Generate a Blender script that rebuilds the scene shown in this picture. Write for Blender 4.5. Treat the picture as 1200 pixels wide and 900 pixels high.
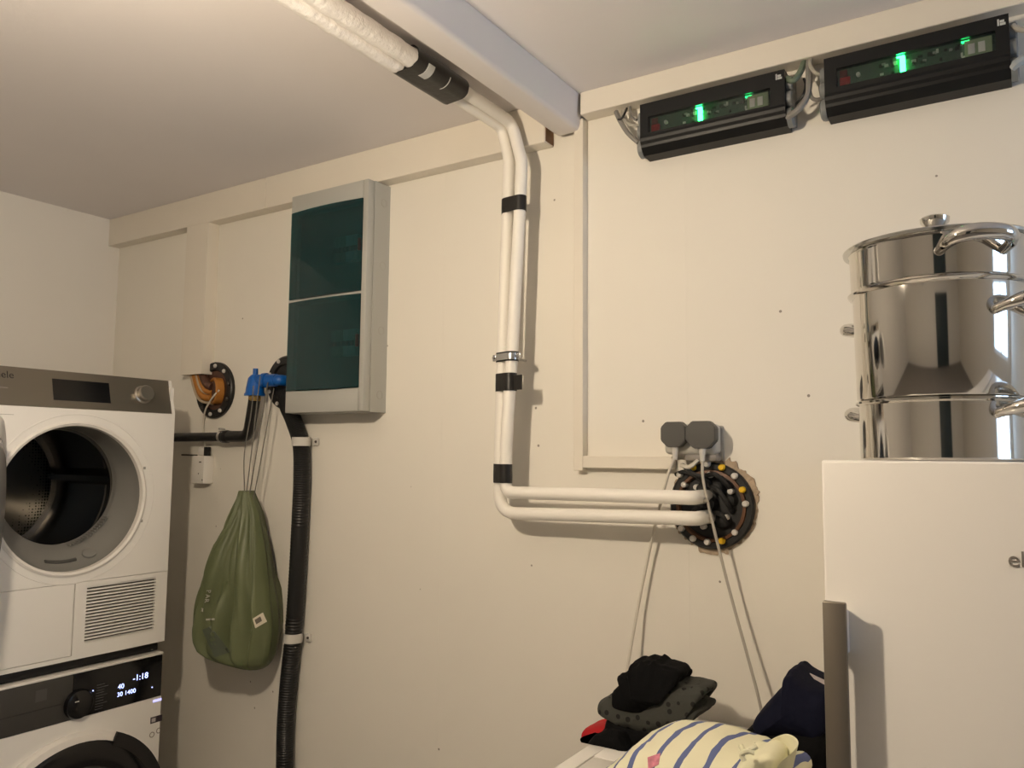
import bpy, bmesh, math, random
from mathutils import Vector, Matrix, noise
random.seed(7)
PI = math.pi
for o in list(bpy.data.objects): bpy.data.objects.remove(o)
S = bpy.context.scene
COL = S.collection

# ------------------------------------------------------------------ camera
# X runs along the back wall to the right, Y into the back wall, Z up (metres)
FPX, YAW, PITCH, ROLL = 928.63, 0.573117, 0.088838, 0.00854
CAM = Vector((0, 0, 1.48))
fw = Vector((-math.sin(YAW)*math.cos(PITCH), math.cos(YAW)*math.cos(PITCH), math.sin(PITCH)))
r0 = Vector((math.cos(YAW), math.sin(YAW), 0)); u0 = r0.cross(fw)
rt = r0*math.cos(ROLL) + u0*math.sin(ROLL); up = u0*math.cos(ROLL) - r0*math.sin(ROLL)
cd = bpy.data.cameras.new('camera'); cam = bpy.data.objects.new('camera', cd); COL.objects.link(cam)
M = Matrix((rt, up, -fw)).transposed().to_4x4(); M.translation = CAM
cam.matrix_world = M
cd.sensor_width = 36; cd.lens = FPX/1200*36; cd.clip_start = .02
S.camera = cam

# ------------------------------------------------------------------ light
S.view_settings.view_transform = 'Standard'
S.view_settings.look = 'None'
S.view_settings.gamma = 1
S.view_settings.use_curve_mapping = False
S.view_settings.exposure = 0.0
SKY_STRENGTH = 8.5
BULB_STRENGTH = 1040
BULB_COLOUR = (1.0, .83, .62)
LAMP = Vector((-1.045, .33, 2.09))
wd = bpy.data.worlds.new('world'); S.world = wd; wd.use_nodes = True
bgn = wd.node_tree.nodes['Background']
bgn.inputs[0].default_value = (.50, .70, 1.0, 1); bgn.inputs[1].default_value = SKY_STRENGTH

YW = 1.90            # back wall
XL, XR = -3.25, 2.20 # side walls
YF = -2.60           # wall behind the camera
ZC = 2.467           # ceiling

def ray(x, y): return fw*FPX + rt*(x-600) - up*(y-450)
def onY(x, y, s=0.0):            # the point s metres off the back wall that lies at a photo position
    d = ray(x, y); return CAM + d*((YW-s)/d.y)
def onX(x, y, X):
    d = ray(x, y); return CAM + d*(X/d.x)
def onZ(x, y, Z):
    d = ray(x, y); return CAM + d*((Z-CAM.z)/d.z)

# ------------------------------------------------------------------ materials
MATS = {}
def mat(name, col, rough=.5, metal=0.0, coat=0.0, emit=None, estr=0.0, trans=0.0, ior=1.45, bump=0.0, bscale=60, var=0.0, vscale=8, spec=None, sheen=0):
    if name in MATS: return MATS[name]
    m = bpy.data.materials.new(name); m.use_nodes = True
    nt = m.node_tree; b = nt.nodes['Principled BSDF']
    b.inputs['Base Color'].default_value = (*col, 1); b.inputs['Roughness'].default_value = rough
    b.inputs['Metallic'].default_value = metal; b.inputs['IOR'].default_value = ior
    b.inputs['Coat Weight'].default_value = coat
    if spec is not None: b.inputs['Specular IOR Level'].default_value = spec
    if sheen: b.inputs['Sheen Weight'].default_value = sheen
    if trans: b.inputs['Transmission Weight'].default_value = trans
    if emit: b.inputs['Emission Color'].default_value = (*emit, 1); b.inputs['Emission Strength'].default_value = estr
    if bump or var:
        tc = nt.nodes.new('ShaderNodeTexCoord')
    if bump:
        n = nt.nodes.new('ShaderNodeTexNoise'); n.inputs['Scale'].default_value = bscale; n.inputs['Detail'].default_value = 4
        bp = nt.nodes.new('ShaderNodeBump'); bp.inputs['Strength'].default_value = bump; bp.inputs['Distance'].default_value = .004
        nt.links.new(tc.outputs['Object'], n.inputs['Vector']); nt.links.new(n.outputs['Fac'], bp.inputs['Height']); nt.links.new(bp.outputs['Normal'], b.inputs['Normal'])
    if var:
        n2 = nt.nodes.new('ShaderNodeTexNoise'); n2.inputs['Scale'].default_value = vscale; n2.inputs['Detail'].default_value = 5
        mx = nt.nodes.new('ShaderNodeMix'); mx.data_type = 'RGBA'
        mx.inputs[6].default_value = (*[c*(1-var) for c in col], 1); mx.inputs[7].default_value = (*[min(1, c*(1+var)) for c in col], 1)
        nt.links.new(tc.outputs['Object'], n2.inputs['Vector']); nt.links.new(n2.outputs['Fac'], mx.inputs[0]); nt.links.new(mx.outputs[2], b.inputs['Base Color'])
    MATS[name] = m
    return m

def wall_mat(name, col, specks=True, rough=.45):
    m = mat(name, col, rough, bump=.12, bscale=25, spec=.25)
    nt = m.node_tree; b = nt.nodes['Principled BSDF']
    tc = nt.nodes.new('ShaderNodeTexCoord')
    n2 = nt.nodes.new('ShaderNodeTexNoise'); n2.inputs['Scale'].default_value = 3; n2.inputs['Detail'].default_value = 3
    nt.links.new(tc.outputs['Object'], n2.inputs['Vector'])
    mx = nt.nodes.new('ShaderNodeMix'); mx.data_type = 'RGBA'
    mx.inputs[6].default_value = (*[c*.97 for c in col], 1); mx.inputs[7].default_value = (*[c*1.03 for c in col], 1)
    nt.links.new(n2.outputs['Fac'], mx.inputs[0]); last = mx.outputs[2]
    if specks:
        v = nt.nodes.new('ShaderNodeTexVoronoi'); v.inputs['Scale'].default_value = 9
        nt.links.new(tc.outputs['Object'], v.inputs['Vector'])
        lt = nt.nodes.new('ShaderNodeMath'); lt.operation = 'LESS_THAN'; lt.inputs[1].default_value = .032
        nt.links.new(v.outputs['Distance'], lt.inputs[0])
        m2 = nt.nodes.new('ShaderNodeMix'); m2.data_type = 'RGBA'; m2.inputs[7].default_value = (.10, .07, .05, 1)
        ml = nt.nodes.new('ShaderNodeMath'); ml.operation = 'MULTIPLY'; ml.inputs[1].default_value = .7
        nt.links.new(lt.outputs[0], ml.inputs[0]); nt.links.new(ml.outputs[0], m2.inputs[0]); nt.links.new(last, m2.inputs[6]); last = m2.outputs[2]
    nt.links.new(last, b.inputs['Base Color'])
    return m

M_WALL = wall_mat('wall_paint', (.80, .765, .69), rough=.8)
M_WALL2 = wall_mat('side_wall_paint', (.78, .745, .68), specks=False)
M_CEIL = wall_mat('ceiling_paint', (.78, .745, .74), specks=False, rough=.7)
M_TRIM = mat('trim_paint', (.75, .70, .61), .45, bump=.08, bscale=18, var=.03)
M_FLOOR = mat('floor_concrete', (.24, .22, .20), .6, bump=.1, var=.15)
M_RAWWOOD = mat('raw_wood', (.22, .12, .06), .8, bump=.3, bscale=40, var=.3)
M_WHITE = mat('white_enamel', (.82, .80, .76), .28, coat=.2)
M_WHITEP = mat('white_plastic', (.78, .75, .70), .4)
M_STEELP = mat('grey_steel_panel', (.24, .215, .18), .34, metal=.85)
M_BLACKG = mat('black_gloss', (.005, .005, .006), .16)
M_BLACKP = mat('black_plastic', (.009, .009, .009), .42)
M_BLACKR = mat('black_rubber', (.012, .012, .012), .6, bump=.2, bscale=90)
M_TAPE = mat('black_tape', (.014, .013, .012), .38, bump=.3, bscale=50)
M_GREYP = mat('grey_plastic', (.34, .33, .30), .45)
M_BOXGREY = mat('box_grey', (.43, .43, .40), .45)
M_TEAL = mat('teal_door', (.028, .20, .22), .06, trans=.9, ior=1.45)
M_STEEL = mat('polished_steel', (.66, .64, .60), .07, metal=1)
M_DRUM = mat('drum_steel', (.30, .285, .26), .26, metal=1)
M_CHROME = mat('zinc_metal', (.62, .62, .62), .25, metal=1)
M_BRASS = mat('brass', (.62, .40, .14), .3, metal=1)
M_BLUE = mat('blue_plastic', (.002, .095, .40), .3, coat=.15)
M_INSUL = mat('pipe_insulation', (.86, .83, .77), .5, bump=.25, bscale=35)
M_INSULW = mat('pipe_wrap_textured', (.86, .83, .79), .45, bump=1.0, bscale=70)
M_ORANGE = mat('orange_conduit', (.42, .17, .03), .5, bump=.2, bscale=80)
M_BROWN = mat('brown_conduit', (.09, .04, .025), .55, bump=.3, bscale=60)
M_TAN = mat('tan_edge', (.45, .36, .25), .6)
M_COPPER = mat('rust_ring', (.11, .048, .022), .5)
M_YELLOW = mat('yellow_cap', (.75, .47, .01), .4)
M_CAP = mat('grey_cap', (.60, .58, .54), .35)
M_CABLE = mat('grey_cable', (.42, .39, .34), .5)
M_CABLEW = mat('white_cable', (.66, .62, .54), .5)
M_PLUG = mat('dark_grey_plastic', (.055, .053, .048), .45)
M_PLASTER = mat('broken_plaster', (.42, .33, .24), .9, bump=1, bscale=80, var=.3, vscale=60)
M_LED = mat('green_led', (.0, .2, .03), .4, emit=(.02, 1, .16), estr=30)
M_LED2 = mat('green_led_small', (.0, .2, .03), .4, emit=(.02, 1, .2), estr=4)
M_DISP = mat('display_digits', (.1, .1, .3), .4, emit=(.42, .50, 1), estr=3.0)
M_PCB = mat('circuit_board', (.055, .09, .065), .45, var=.5, vscale=160)
M_SMOKE = mat('smoky_pane', (.80, .86, .84), .04, trans=1, ior=1.3)
M_RED = mat('red_component', (.30, .012, .02), .4)
M_GLASS = mat('clear_glass', (.95, .98, .98), .02, trans=1)
M_HANDLE = mat('fridge_handle_metal', (.20, .175, .14), .38, metal=.7)
M_TEXT = mat('grey_lettering', (.30, .27, .24), .35, metal=.4)
M_BULB = mat('bulb_glow', (1, 1, 1), .4, emit=BULB_COLOUR, estr=BULB_STRENGTH)
M_DOORDARK = mat('dark_door_paint', (.03, .045, .05), .5)
M_SCREW = mat('dark_screw', (.05, .04, .035), .5)

# ------------------------------------------------------------------ geometry helpers
ORG = {}
def finish(name, bm, m, parent=None, smooth=False, origin=None):
    if parent is not None: org = ORG[parent.name]
    else:
        if origin is None:
            xs = [v.co for v in bm.verts]
            org = Vector(((min(c.x for c in xs)+max(c.x for c in xs))/2, (min(c.y for c in xs)+max(c.y for c in xs))/2, min(c.z for c in xs)))
        else: org = Vector(origin)
    bmesh.ops.translate(bm, verts=bm.verts, vec=-org)
    bmesh.ops.recalc_face_normals(bm, faces=bm.faces)
    me = bpy.data.meshes.new(name); bm.to_mesh(me); bm.free()
    for p in me.polygons: p.use_smooth = bool(smooth)
    for x in (m if isinstance(m, (list, tuple)) else [m]): me.materials.append(x)
    o = bpy.data.objects.new(name, me); COL.objects.link(o)
    if parent is not None: o.parent = parent
    else: o.location = org
    ORG[o.name] = org
    if smooth == 'auto':
        me.shade_smooth() if hasattr(me, 'shade_smooth') else None
        try: me.set_sharp_from_angle(angle=math.radians(35))
        except Exception: pass
    return o
def thing(name, loc, label, cat, group=None):
    o = bpy.data.objects.new(name, None); COL.objects.link(o); o.location = loc
    o.empty_display_size = .05
    ORG[o.name] = Vector(loc); return tag(o, label, cat, group)
def tag(o, label, cat, group=None):
    o['label'] = label; o['category'] = cat
    if group: o['group'] = group
    return o
def struct(o, label=None):
    o['kind'] = 'structure'
    if label: o['label'] = label
    return o

def box(bm, a, b, bev=0.0, seg=2):
    a = Vector(a); b = Vector(b)
    lo = Vector((min(a.x, b.x), min(a.y, b.y), min(a.z, b.z))); hi = Vector((max(a.x, b.x), max(a.y, b.y), max(a.z, b.z)))
    r = bmesh.ops.create_cube(bm, size=1)
    for v in r['verts']: v.co = Vector(((lo.x+hi.x)/2 + v.co.x*(hi.x-lo.x), (lo.y+hi.y)/2 + v.co.y*(hi.y-lo.y), (lo.z+hi.z)/2 + v.co.z*(hi.z-lo.z)))
    if bev:
        es = list({e for v in r['verts'] for e in v.link_edges})
        bmesh.ops.bevel(bm, geom=es, offset=bev, segments=seg, affect='EDGES', profile=.5)
def BX(name, a, b, m, parent=None, bev=0.0, seg=2):
    bm = bmesh.new(); box(bm, a, b, bev, seg); return finish(name, bm, m, parent, smooth='auto' if bev else False)

def frames(pts):
    n = len(pts); T = []
    for i in range(n):
        t = (pts[min(i+1, n-1)]-pts[max(i-1, 0)]); T.append(t.normalized())
    a = Vector((0, 0, 1)) if abs(T[0].z) < .9 else Vector((1, 0, 0))
    N = [(a-T[0]*a.dot(T[0])).normalized()]
    for i in range(1, n):
        v = N[-1]-T[i]*N[-1].dot(T[i]); N.append(v.normalized())
    return T, N
def tube(bm, pts, r, seg=14, caps=True, squash=None):
    pts = [Vector(p) for p in pts]; T, N = frames(pts); rings = []
    for i, p in enumerate(pts):
        rr = r(i/(len(pts)-1)) if callable(r) else (r[i] if isinstance(r, (list, tuple)) else r)
        B = T[i].cross(N[i]); ring = []
        for k in range(seg):
            a = 2*PI*k/seg
            ring.append(bm.verts.new(p + N[i]*math.cos(a)*rr + B*math.sin(a)*rr))
        rings.append(ring)
    for i in range(len(rings)-1):
        for k in range(seg):
            bm.faces.new((rings[i][k], rings[i][(k+1) % seg], rings[i+1][(k+1) % seg], rings[i+1][k]))
    if caps: bm.faces.new(rings[0][::-1]); bm.faces.new(rings[-1])
def crom(pts, n=8):
    P = [Vector(p) for p in pts]; out = []
    P = [P[0]*2-P[1]] + P + [P[-1]*2-P[-2]]
    for i in range(1, len(P)-2):
        p0, p1, p2, p3 = P[i-1:i+3]
        for k in range(n):
            t = k/n
            out.append(.5*((2*p1)+(p2-p0)*t+(2*p0-5*p1+4*p2-p3)*t*t+(3*p1-p0-3*p2+p3)*t**3))
    out.append(P[-2]); return out
def fillet(pts, rad, n=8):
    P = [Vector(p) for p in pts]; out = [P[0]]
    for i in range(1, len(P)-1):
        a = (P[i-1]-P[i]); b = (P[i+1]-P[i]); rr = rad[i-1] if isinstance(rad, (list, tuple)) else rad
        rr = min(rr, a.length*.49, b.length*.49); a0 = P[i]+a.normalized()*rr; b0 = P[i]+b.normalized()*rr
        for k in range(n+1):
            t = k/n; out.append(a0*(1-t)**2+P[i]*2*t*(1-t)+b0*t*t)
    out.append(P[-1]); return out
def TB(name, pts, r, m, parent=None, seg=14):
    bm = bmesh.new(); tube(bm, pts, r, seg); return finish(name, bm, m, parent, smooth='auto')
def lathe(bm, prof, c, axis=(0, 0, 1), seg=32, close=False):
    # prof: list of (radius, height along axis)
    ax = Vector(axis).normalized(); a = Vector((0, 0, 1)) if abs(ax.z) < .9 else Vector((1, 0, 0))
    U = (a-ax*a.dot(ax)).normalized(); V = ax.cross(U); c = Vector(c); rings = []
    for (r, h) in prof:
        if r < 1e-6: rings.append([bm.verts.new(c+ax*h)])
        else: rings.append([bm.verts.new(c+ax*h+U*r*math.cos(2*PI*k/seg)+V*r*math.sin(2*PI*k/seg)) for k in range(seg)])
    if close: rings.append(rings[0])
    for A, B in zip(rings, rings[1:]):
        for k in range(seg):
            k2 = (k+1) % seg
            if len(A) == 1 and len(B) == 1: continue
            if len(A) == 1: bm.faces.new((A[0], B[k], B[k2]))
            elif len(B) == 1: bm.faces.new((A[k], A[k2], B[0]))
            else: bm.faces.new((A[k], A[k2], B[k2], B[k]))
    if not close:
        if len(rings[0]) > 1: bm.faces.new(rings[0][::-1])
        if len(rings[-1]) > 1: bm.faces.new(rings[-1])
def LT(name, prof, c, m, parent=None, axis=(0, 0, 1), seg=32, close=False):
    bm = bmesh.new(); lathe(bm, prof, c, axis, seg, close); return finish(name, bm, m, parent, smooth='auto')
def prism(bm, poly, vec):
    a = [bm.verts.new(Vector(p)) for p in poly]; b = [bm.verts.new(Vector(p)+Vector(vec)) for p in poly]
    n = len(a)
    bm.faces.new(a[::-1]); bm.faces.new(b)
    for i in range(n): bm.faces.new((a[i], a[(i+1) % n], b[(i+1) % n], b[i]))
def text(name, s, size, origin, xdir, ydir, m, parent=None, align='LEFT', ext=.0006):
    cu = bpy.data.curves.new(name, 'FONT'); cu.body = s; cu.size = size; cu.align_x = align; cu.extrude = ext; cu.resolution_u = 3
    t = bpy.data.objects.new(name+'_tmp', cu); COL.objects.link(t)
    dg = bpy.context.evaluated_depsgraph_get(); me = bpy.data.meshes.new_from_object(t.evaluated_get(dg))
    bpy.data.objects.remove(t)
    bm = bmesh.new(); bm.from_mesh(me); bpy.data.meshes.remove(me)
    x = Vector(xdir).normalized(); y = Vector(ydir).normalized(); z = x.cross(y)
    Mx = Matrix((x, y, z)).transposed().to_4x4(); Mx.translation = Vector(origin)
    bmesh.ops.transform(bm, matrix=Mx, verts=bm.verts)
    return finish(name, bm, m, parent)

# ------------------------------------------------------------------ the room
seams = [XL, -1.478, -.703, .45, XR]
wb = BX('wall_back', (XL-.1, YW+.012, 0), (XR+.1, YW+.12, ZC+.1), M_WALL); struct(wb, 'cream painted board wall behind the pipes')
for i in range(4):
    bm = bmesh.new(); box(bm, (seams[i], YW, 0), (seams[i+1], YW+.0125, ZC), .0005, 1)
    finish('wall_board', bm, M_WALL, wb)
struct(BX('wall_left', (XL-.1, YF, 0), (XL, YW+.012, ZC+.1), M_WALL2), 'cream painted wall behind the dryer')
struct(BX('wall_front', (XL-.1, YF-.1, 0), (XR+.1, YF, ZC+.1), M_WALL2), 'plain painted wall with a dark door')
struct(BX('floor', (XL-.1, YF-.1, -.1), (XR+.1, YW+.12, 0), M_FLOOR), 'grey concrete floor')
struct(BX('ceiling', (XL, YF, ZC), (XR, YW+.012, ZC+.1), M_CEIL), 'pale painted ceiling')
# right wall with the window that lets the daylight in
WY0, WY1, WZ0, WZ1 = .80, 1.70, 1.15, 2.15
bm = bmesh.new()
box(bm, (XR, YF, 0), (XR+.12, WY0, ZC)); box(bm, (XR, WY1, 0), (XR+.12, YW+.012, ZC))
box(bm, (XR, WY0, 0), (XR+.12, WY1, WZ0)); box(bm, (XR, WY0, WZ1), (XR+.12, WY1, ZC))
struct(finish('wall_right', bm, M_WALL2), 'painted wall with the window')
bm = bmesh.new(); t = .05
box(bm, (XR+.02, WY0, WZ0), (XR+.1, WY0+t, WZ1)); box(bm, (XR+.02, WY1-t, WZ0), (XR+.1, WY1, WZ1))
box(bm, (XR+.02, WY0+t, WZ0), (XR+.1, WY1-t, WZ0+t)); box(bm, (XR+.02, WY0+t, WZ1-t), (XR+.1, WY1-t, WZ1))
box(bm, (XR+.03, (WY0+WY1)/2-.025, WZ0+t), (XR+.09, (WY0+WY1)/2+.025, WZ1-t))
win = struct(finish('window_1', bm, M_WHITEP), 'white framed window with two panes')
pt = bpy.data.lights.new('window_portal', 'AREA'); pt.shape = 'RECTANGLE'; pt.size = WZ1-WZ0; pt.size_y = WY1-WY0
pt.cycles.is_portal = True
po = bpy.data.objects.new('window_portal', pt); COL.objects.link(po); po.location = (XR+.115, (WY0+WY1)/2, (WZ0+WZ1)/2)
po.rotation_euler = (0, PI/2, 0)
# dark door behind the camera (it shows in the polished pot)
d1 = struct(BX('door_1', (-.05, YF, 0), (1.0, YF+.03, 2.10), M_DOORDARK, bev=.004), 'dark panel door')
for z0, z1 in ((.15, .9), (1.05, 1.9)): BX('door_panel', (.27, YF+.03, z0), (.88, YF+.04, z1), M_DOORDARK, d1, .006)
LT('door_knob', [(0, .0), (.012, 0), (.012, .03), (.026, .04), (.026, .06), (0, .068)], (.22, YF+.03, 1.0), M_CHROME, d1, axis=(0, 1, 0), seg=16)

# boards along the top of the wall, beam, boxed column, battens
TR1 = -1.092
bm = bmesh.new(); box(bm, (XL, YW-.05, 2.352), (-2.2575, YW, ZC), .002, 1)
struct(finish('trim_1', bm, M_TRIM), 'cream painted board along the wall top beside the corner')
bm = bmesh.new(); box(bm, (-2.2555, YW-.05, 2.352), (TR1, YW, ZC), .002, 1)
t2 = struct(finish('trim_2', bm, M_TRIM), 'cream painted board along the wall top ending at the beam')
BX('end_grain', (TR1, YW-.046, 2.356), (TR1+.0015, YW-.003, 2.46), M_RAWWOOD, t2)
bm = bmesh.new(); box(bm, (-.981, YW-.05, 2.404), (XR, YW, ZC), .002, 1)
struct(finish('trim_3', bm, M_TRIM), 'cream painted board above the control modules')
# ceiling beam with one soft lower edge
bm = bmesh.new()
prof = [(-1.066, ZC), (-1.066, 2.374), (-1.063, 2.372), (-1.006, 2.372)]
for k in range(1, 9):
    a = PI/2*k/8; prof.append((-1.006+.012*math.sin(a), 2.384-.012*math.cos(a)))
prof.append((-.987, ZC))
prism(bm, [(x, YF, z) for x, z in prof], (0, YW-.022-YF, 0))
struct(finish('ceiling_beam', bm, M_CEIL, smooth='auto'), 'pale painted beam under the ceiling running to the wall')
# column, hollow and open below
bm = bmesh.new()
box(bm, (-2.707, YW-.05, 1.772), (-2.576, YW-.038, 2.352)); box(bm, (-2.707, YW-.038, 1.772), (-2.695, YW, 2.352)); box(bm, (-2.588, YW-.038, 1.772), (-2.576, YW, 2.352))
struct(finish('trim_4', bm, M_TRIM), 'boxed in cream column ending above the cable entry')
bx = onY(683, 300, .028).x
zb = onY(681, 551.5, .028).z; zt = 2.404
bm = bmesh.new(); box(bm, (bx-.028, YW-.028, zb), (bx, YW, zt), .0015, 1)
struct(finish('trim_5', bm, M_TRIM), 'upright cream batten below the beam end')
z1_ = onY(700, 534.3, .028).z; z0_ = onY(700, 548.6, .028).z
bm = bmesh.new(); box(bm, (bx+.0005, YW-.028, z0_), (-.735, YW, z1_), .0015, 1)
struct(finish('trim_6', bm, M_TRIM), 'level cream batten running to the double socket')

# pendant bulb
lp = thing('pendant_lamp', LAMP, 'bare glowing bulb hanging on a cord from the ceiling beam', 'lamp')
LT('bulb', [(0, -.042), (.018, -.039), (.031, -.028), (.036, -.010), (.033, .006), (.024, .022), (.016, .036), (.014, .042)], LAMP, M_BULB, lp, seg=16)
LT('socket', [(.019, .040), (.021, .05), (.021, .085), (.010, .10)], LAMP, M_WHITEP, lp, seg=16)
TB('cord', [LAMP+Vector((0, 0, .098)), Vector((LAMP.x, LAMP.y, 2.372-.02))], .0035, M_WHITEP, lp, 8)
LT('ceiling_rose', [(.008, -.035), (.024, -.02), (.028, 0)], (LAMP.x, LAMP.y, 2.372), M_WHITEP, lp, seg=20)


# ------------------------------------------------------------------ stacked machines
DX, DY0, DY1 = -2.40, 1.030, 1.627      # front plane and the two sides
def plate_hole(bm, X0, X1, y0, y1, z0, z1, cy, cz, R, n=64):
    angs = [2*PI*k/n for k in range(n)]
    for (yy, zz) in ((y0, z0), (y0, z1), (y1, z0), (y1, z1)):
        a = math.atan2(zz-cz, yy-cy) % (2*PI); i = min(range(n), key=lambda k: abs((angs[k]-a+PI) % (2*PI)-PI)); angs[i] = a
    def outer(a):
        c, s = math.cos(a), math.sin(a); t = 1e9
        if abs(c) > 1e-9: t = min(t, ((y1 if c > 0 else y0)-cy)/c)
        if abs(s) > 1e-9: t = min(t, ((z1 if s > 0 else z0)-cz)/s)
        return cy+c*t, cz+s*t
    L = []
    for X in (X0, X1):
        L.append(([bm.verts.new((X, *outer(a))) for a in angs], [bm.verts.new((X, cy+R*math.cos(a), cz+R*math.sin(a))) for a in angs]))
    for k in range(n):
        j = (k+1) % n
        for o_, i_ in L: bm.faces.new((o_[k], o_[j], i_[j], i_[k]))
        bm.faces.new((L[0][0][k], L[0][0][j], L[1][0][j], L[1][0][k])); bm.faces.new((L[0][1][k], L[0][1][j], L[1][1][j], L[1][1][k]))

dr = thing('tumble_dryer', (-2.7, 1.33, .861), 'white tumble dryer with its round door open, stacked on the washing machine', 'dryer')
CY, CZ, R0 = 1.305, 1.338, .226
ZP = 1.606                               # lower edge of the steel control strip
bm = bmesh.new()
plate_hole(bm, DX-.012, DX, DY0, DY1, 1.088, ZP, CY, CZ, R0+.004)
box(bm, (-3.04, DY0, .861), (DX-.0121, DY0+.012, 1.6945)); box(bm, (-3.04, DY1-.012, .861), (DX-.0121, DY1, 1.6945))
box(bm, (-3.0395, DY0+.0121, .8615), (-3.02, DY1-.0121, 1.6945)); box(bm, (-3.0199, DY0+.0121, .8612), (DX-.0121, DY1-.0121, .875))
finish('cabinet', bm, M_WHITE, dr, smooth=False)
# steel control strip, leaning back, framed by a white edge
slant = .030
bm = bmesh.new()
prism(bm, [(DX-.001, DY0+.001, ZP+.001), (DX-slant, DY0+.001, 1.719), (DX-.06, DY0+.001, 1.722), (DX-.06, DY0+.001, ZP+.001)], (0, DY1-DY0-.012, 0))
cp = finish('control_panel', bm, M_STEELP, dr)
bm = bmesh.new()
prism(bm, [(DX+.001, DY1-.0105, ZP-.002), (DX-slant+.001, DY1-.0105, 1.7195), (DX-.07, DY1-.0105, 1.7195), (DX-.07, DY1-.0105, ZP-.002)], (0, .0105, 0))
finish('panel_end_cap', bm, M_WHITE, dr)
BX('top_plate', (-3.04, DY0, 1.695), (DX-.055, DY1, 1.7205), M_WHITE, dr, .003)
def onpanel(x, y, lift=.0):              # a point on the leaning control strip
    n = Vector((1, 0, slant/(1.719-ZP))).normalized(); p0 = Vector((DX-.001, 0, ZP))
    d = ray(x, y); tt = (p0-CAM).dot(n)/d.dot(n); return CAM+d*tt+n*lift, n
pv = Vector((-slant, 0, 1.719-ZP)).normalized()
q = [onpanel(*p_, .0008)[0] for p_ in ((62, 469.5), (129.5, 472), (127.5, 449), (61.5, 444))]
ya, yb = (q[0].y+q[3].y)/2, (q[1].y+q[2].y)/2; za, zb2 = (q[0].z+q[1].z)/2, (q[2].z+q[3].z)/2
bm = bmesh.new(); n = onpanel(0, 450)[1]
def pp(y, z, l): return Vector((DX-.001-slant*(z-ZP)/(1.719-ZP), y, z))+n*l
prism(bm, [pp(ya, za, -.003), pp(yb, za, -.003), pp(yb, zb2, -.003), pp(ya, zb2, -.003)], n*.004)
finish('display', bm, M_BLACKG, cp)
kc, n = onpanel(167.5, 462.5)
LT('dial', [(.030, 0), (.030, .004), (.026, .006), (.026, .022), (.023, .026), (0, .026)], kc, mat('dial_steel', (.42, .39, .34), .3, metal=.9), cp, axis=n, seg=28)
tp, n = onpanel(16.5, 443.5, .0006)
text('lettering', 'Miele', .030, tp, (0, 1, 0), pv, M_BLACKP, cp, align='RIGHT')
tp2, _ = onpanel(9, 455, .0006)
BX('model_strip', tp2+Vector((0, -.1, 0)), tp2+Vector((.0004, 0, .003)), M_TEXT, cp)
# groove under the strip
BX('seam', (DX-.001, DY0+.004, 1.580), (DX+.0004, 1.12, 1.5812), M_GREYP, dr)
# porthole: lip, funnel with lint filter, drum
LT('porthole_ring', [(R0+.004, -.02), (R0+.005, .003), (R0-.001, .006), (R0-.008, .002), (R0-.010, -.015), (R0-.006, -.02)], (DX, CY, CZ), M_WHITEP, dr, axis=(1, 0, 0), seg=64, close=True)
bm = bmesh.new(); N = 64; rings = []
for (r, x, dz) in ((.216, -.012, 0), (.214, -.022, .0), (.202, -.050, .010), (.180, -.098, .032), (.178, -.106, .033), (.180, -.128, .033)):
    rings.append([bm.verts.new((DX+x, CY+dz*.35+r*math.cos(2*PI*k/N), CZ+dz+r*math.sin(2*PI*k/N))) for k in range(N)])
for A, B in zip(rings, rings[1:]):
    for k in range(N): bm.faces.new((A[k], A[(k+1) % N], B[(k+1) % N], B[k]))
M_FUN = mat('porthole_grey_plastic', (.21, .205, .19), .45)
fn = finish('porthole_funnel', bm, M_FUN, dr, smooth='auto')
# slot and round button of the lint filter low in the funnel
def funnel(a, t):                        # angle from the bottom, depth 0..1
    x = -.022-.076*t; r = .214-.034*t-.001; dz = .032*t
    return Vector((DX+x, CY+r*math.sin(a), CZ+dz-r*math.cos(a)))
TB('filter_grip', [funnel(a, .33) for a in (-.26, -.2, -.1, 0, .1, .2)], .0055, mat('filter_grip_dark', (.07, .068, .062), .5), fn, 8)
bc = funnel(.42, .35); bn = (Vector((DX+.1, CY, CZ+.05))-bc).normalized()
LT('filter_button', [(.020, -.002), (.020, .0025), (.017, .004), (0, .004)], bc, M_FUN, fn, axis=bn, seg=24)
for k in range(16):
    a = .22+.052*k; p = funnel(a, .93); bmx = bmesh.new(); box(bmx, p-Vector((.010, .002, .003)), p+Vector((.012, .002, .003)))
    finish('filter_tooth', bmx, M_FUN, fn)
RD = .262
LT('drum', [(.185, -.128), (RD-.012, -.132), (RD, -.145), (RD, -.28), (RD-.004, -.285), (RD-.004, -.295), (RD, -.30), (RD, -.48), (RD-.004, -.60), (.205, -.605)], (DX, CY, CZ+.022), M_DRUM, dr, axis=(1, 0, 0), seg=64)
dm = [o for o in dr.children if o.name.startswith('drum')][-1]
bm = bmesh.new(); bm.from_mesh(dm.data)
big = [f for f in bm.faces if len(f.verts) > 6]; bmesh.ops.delete(bm, geom=big, context='FACES'); bm.to_mesh(dm.data); bm.free()
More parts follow.
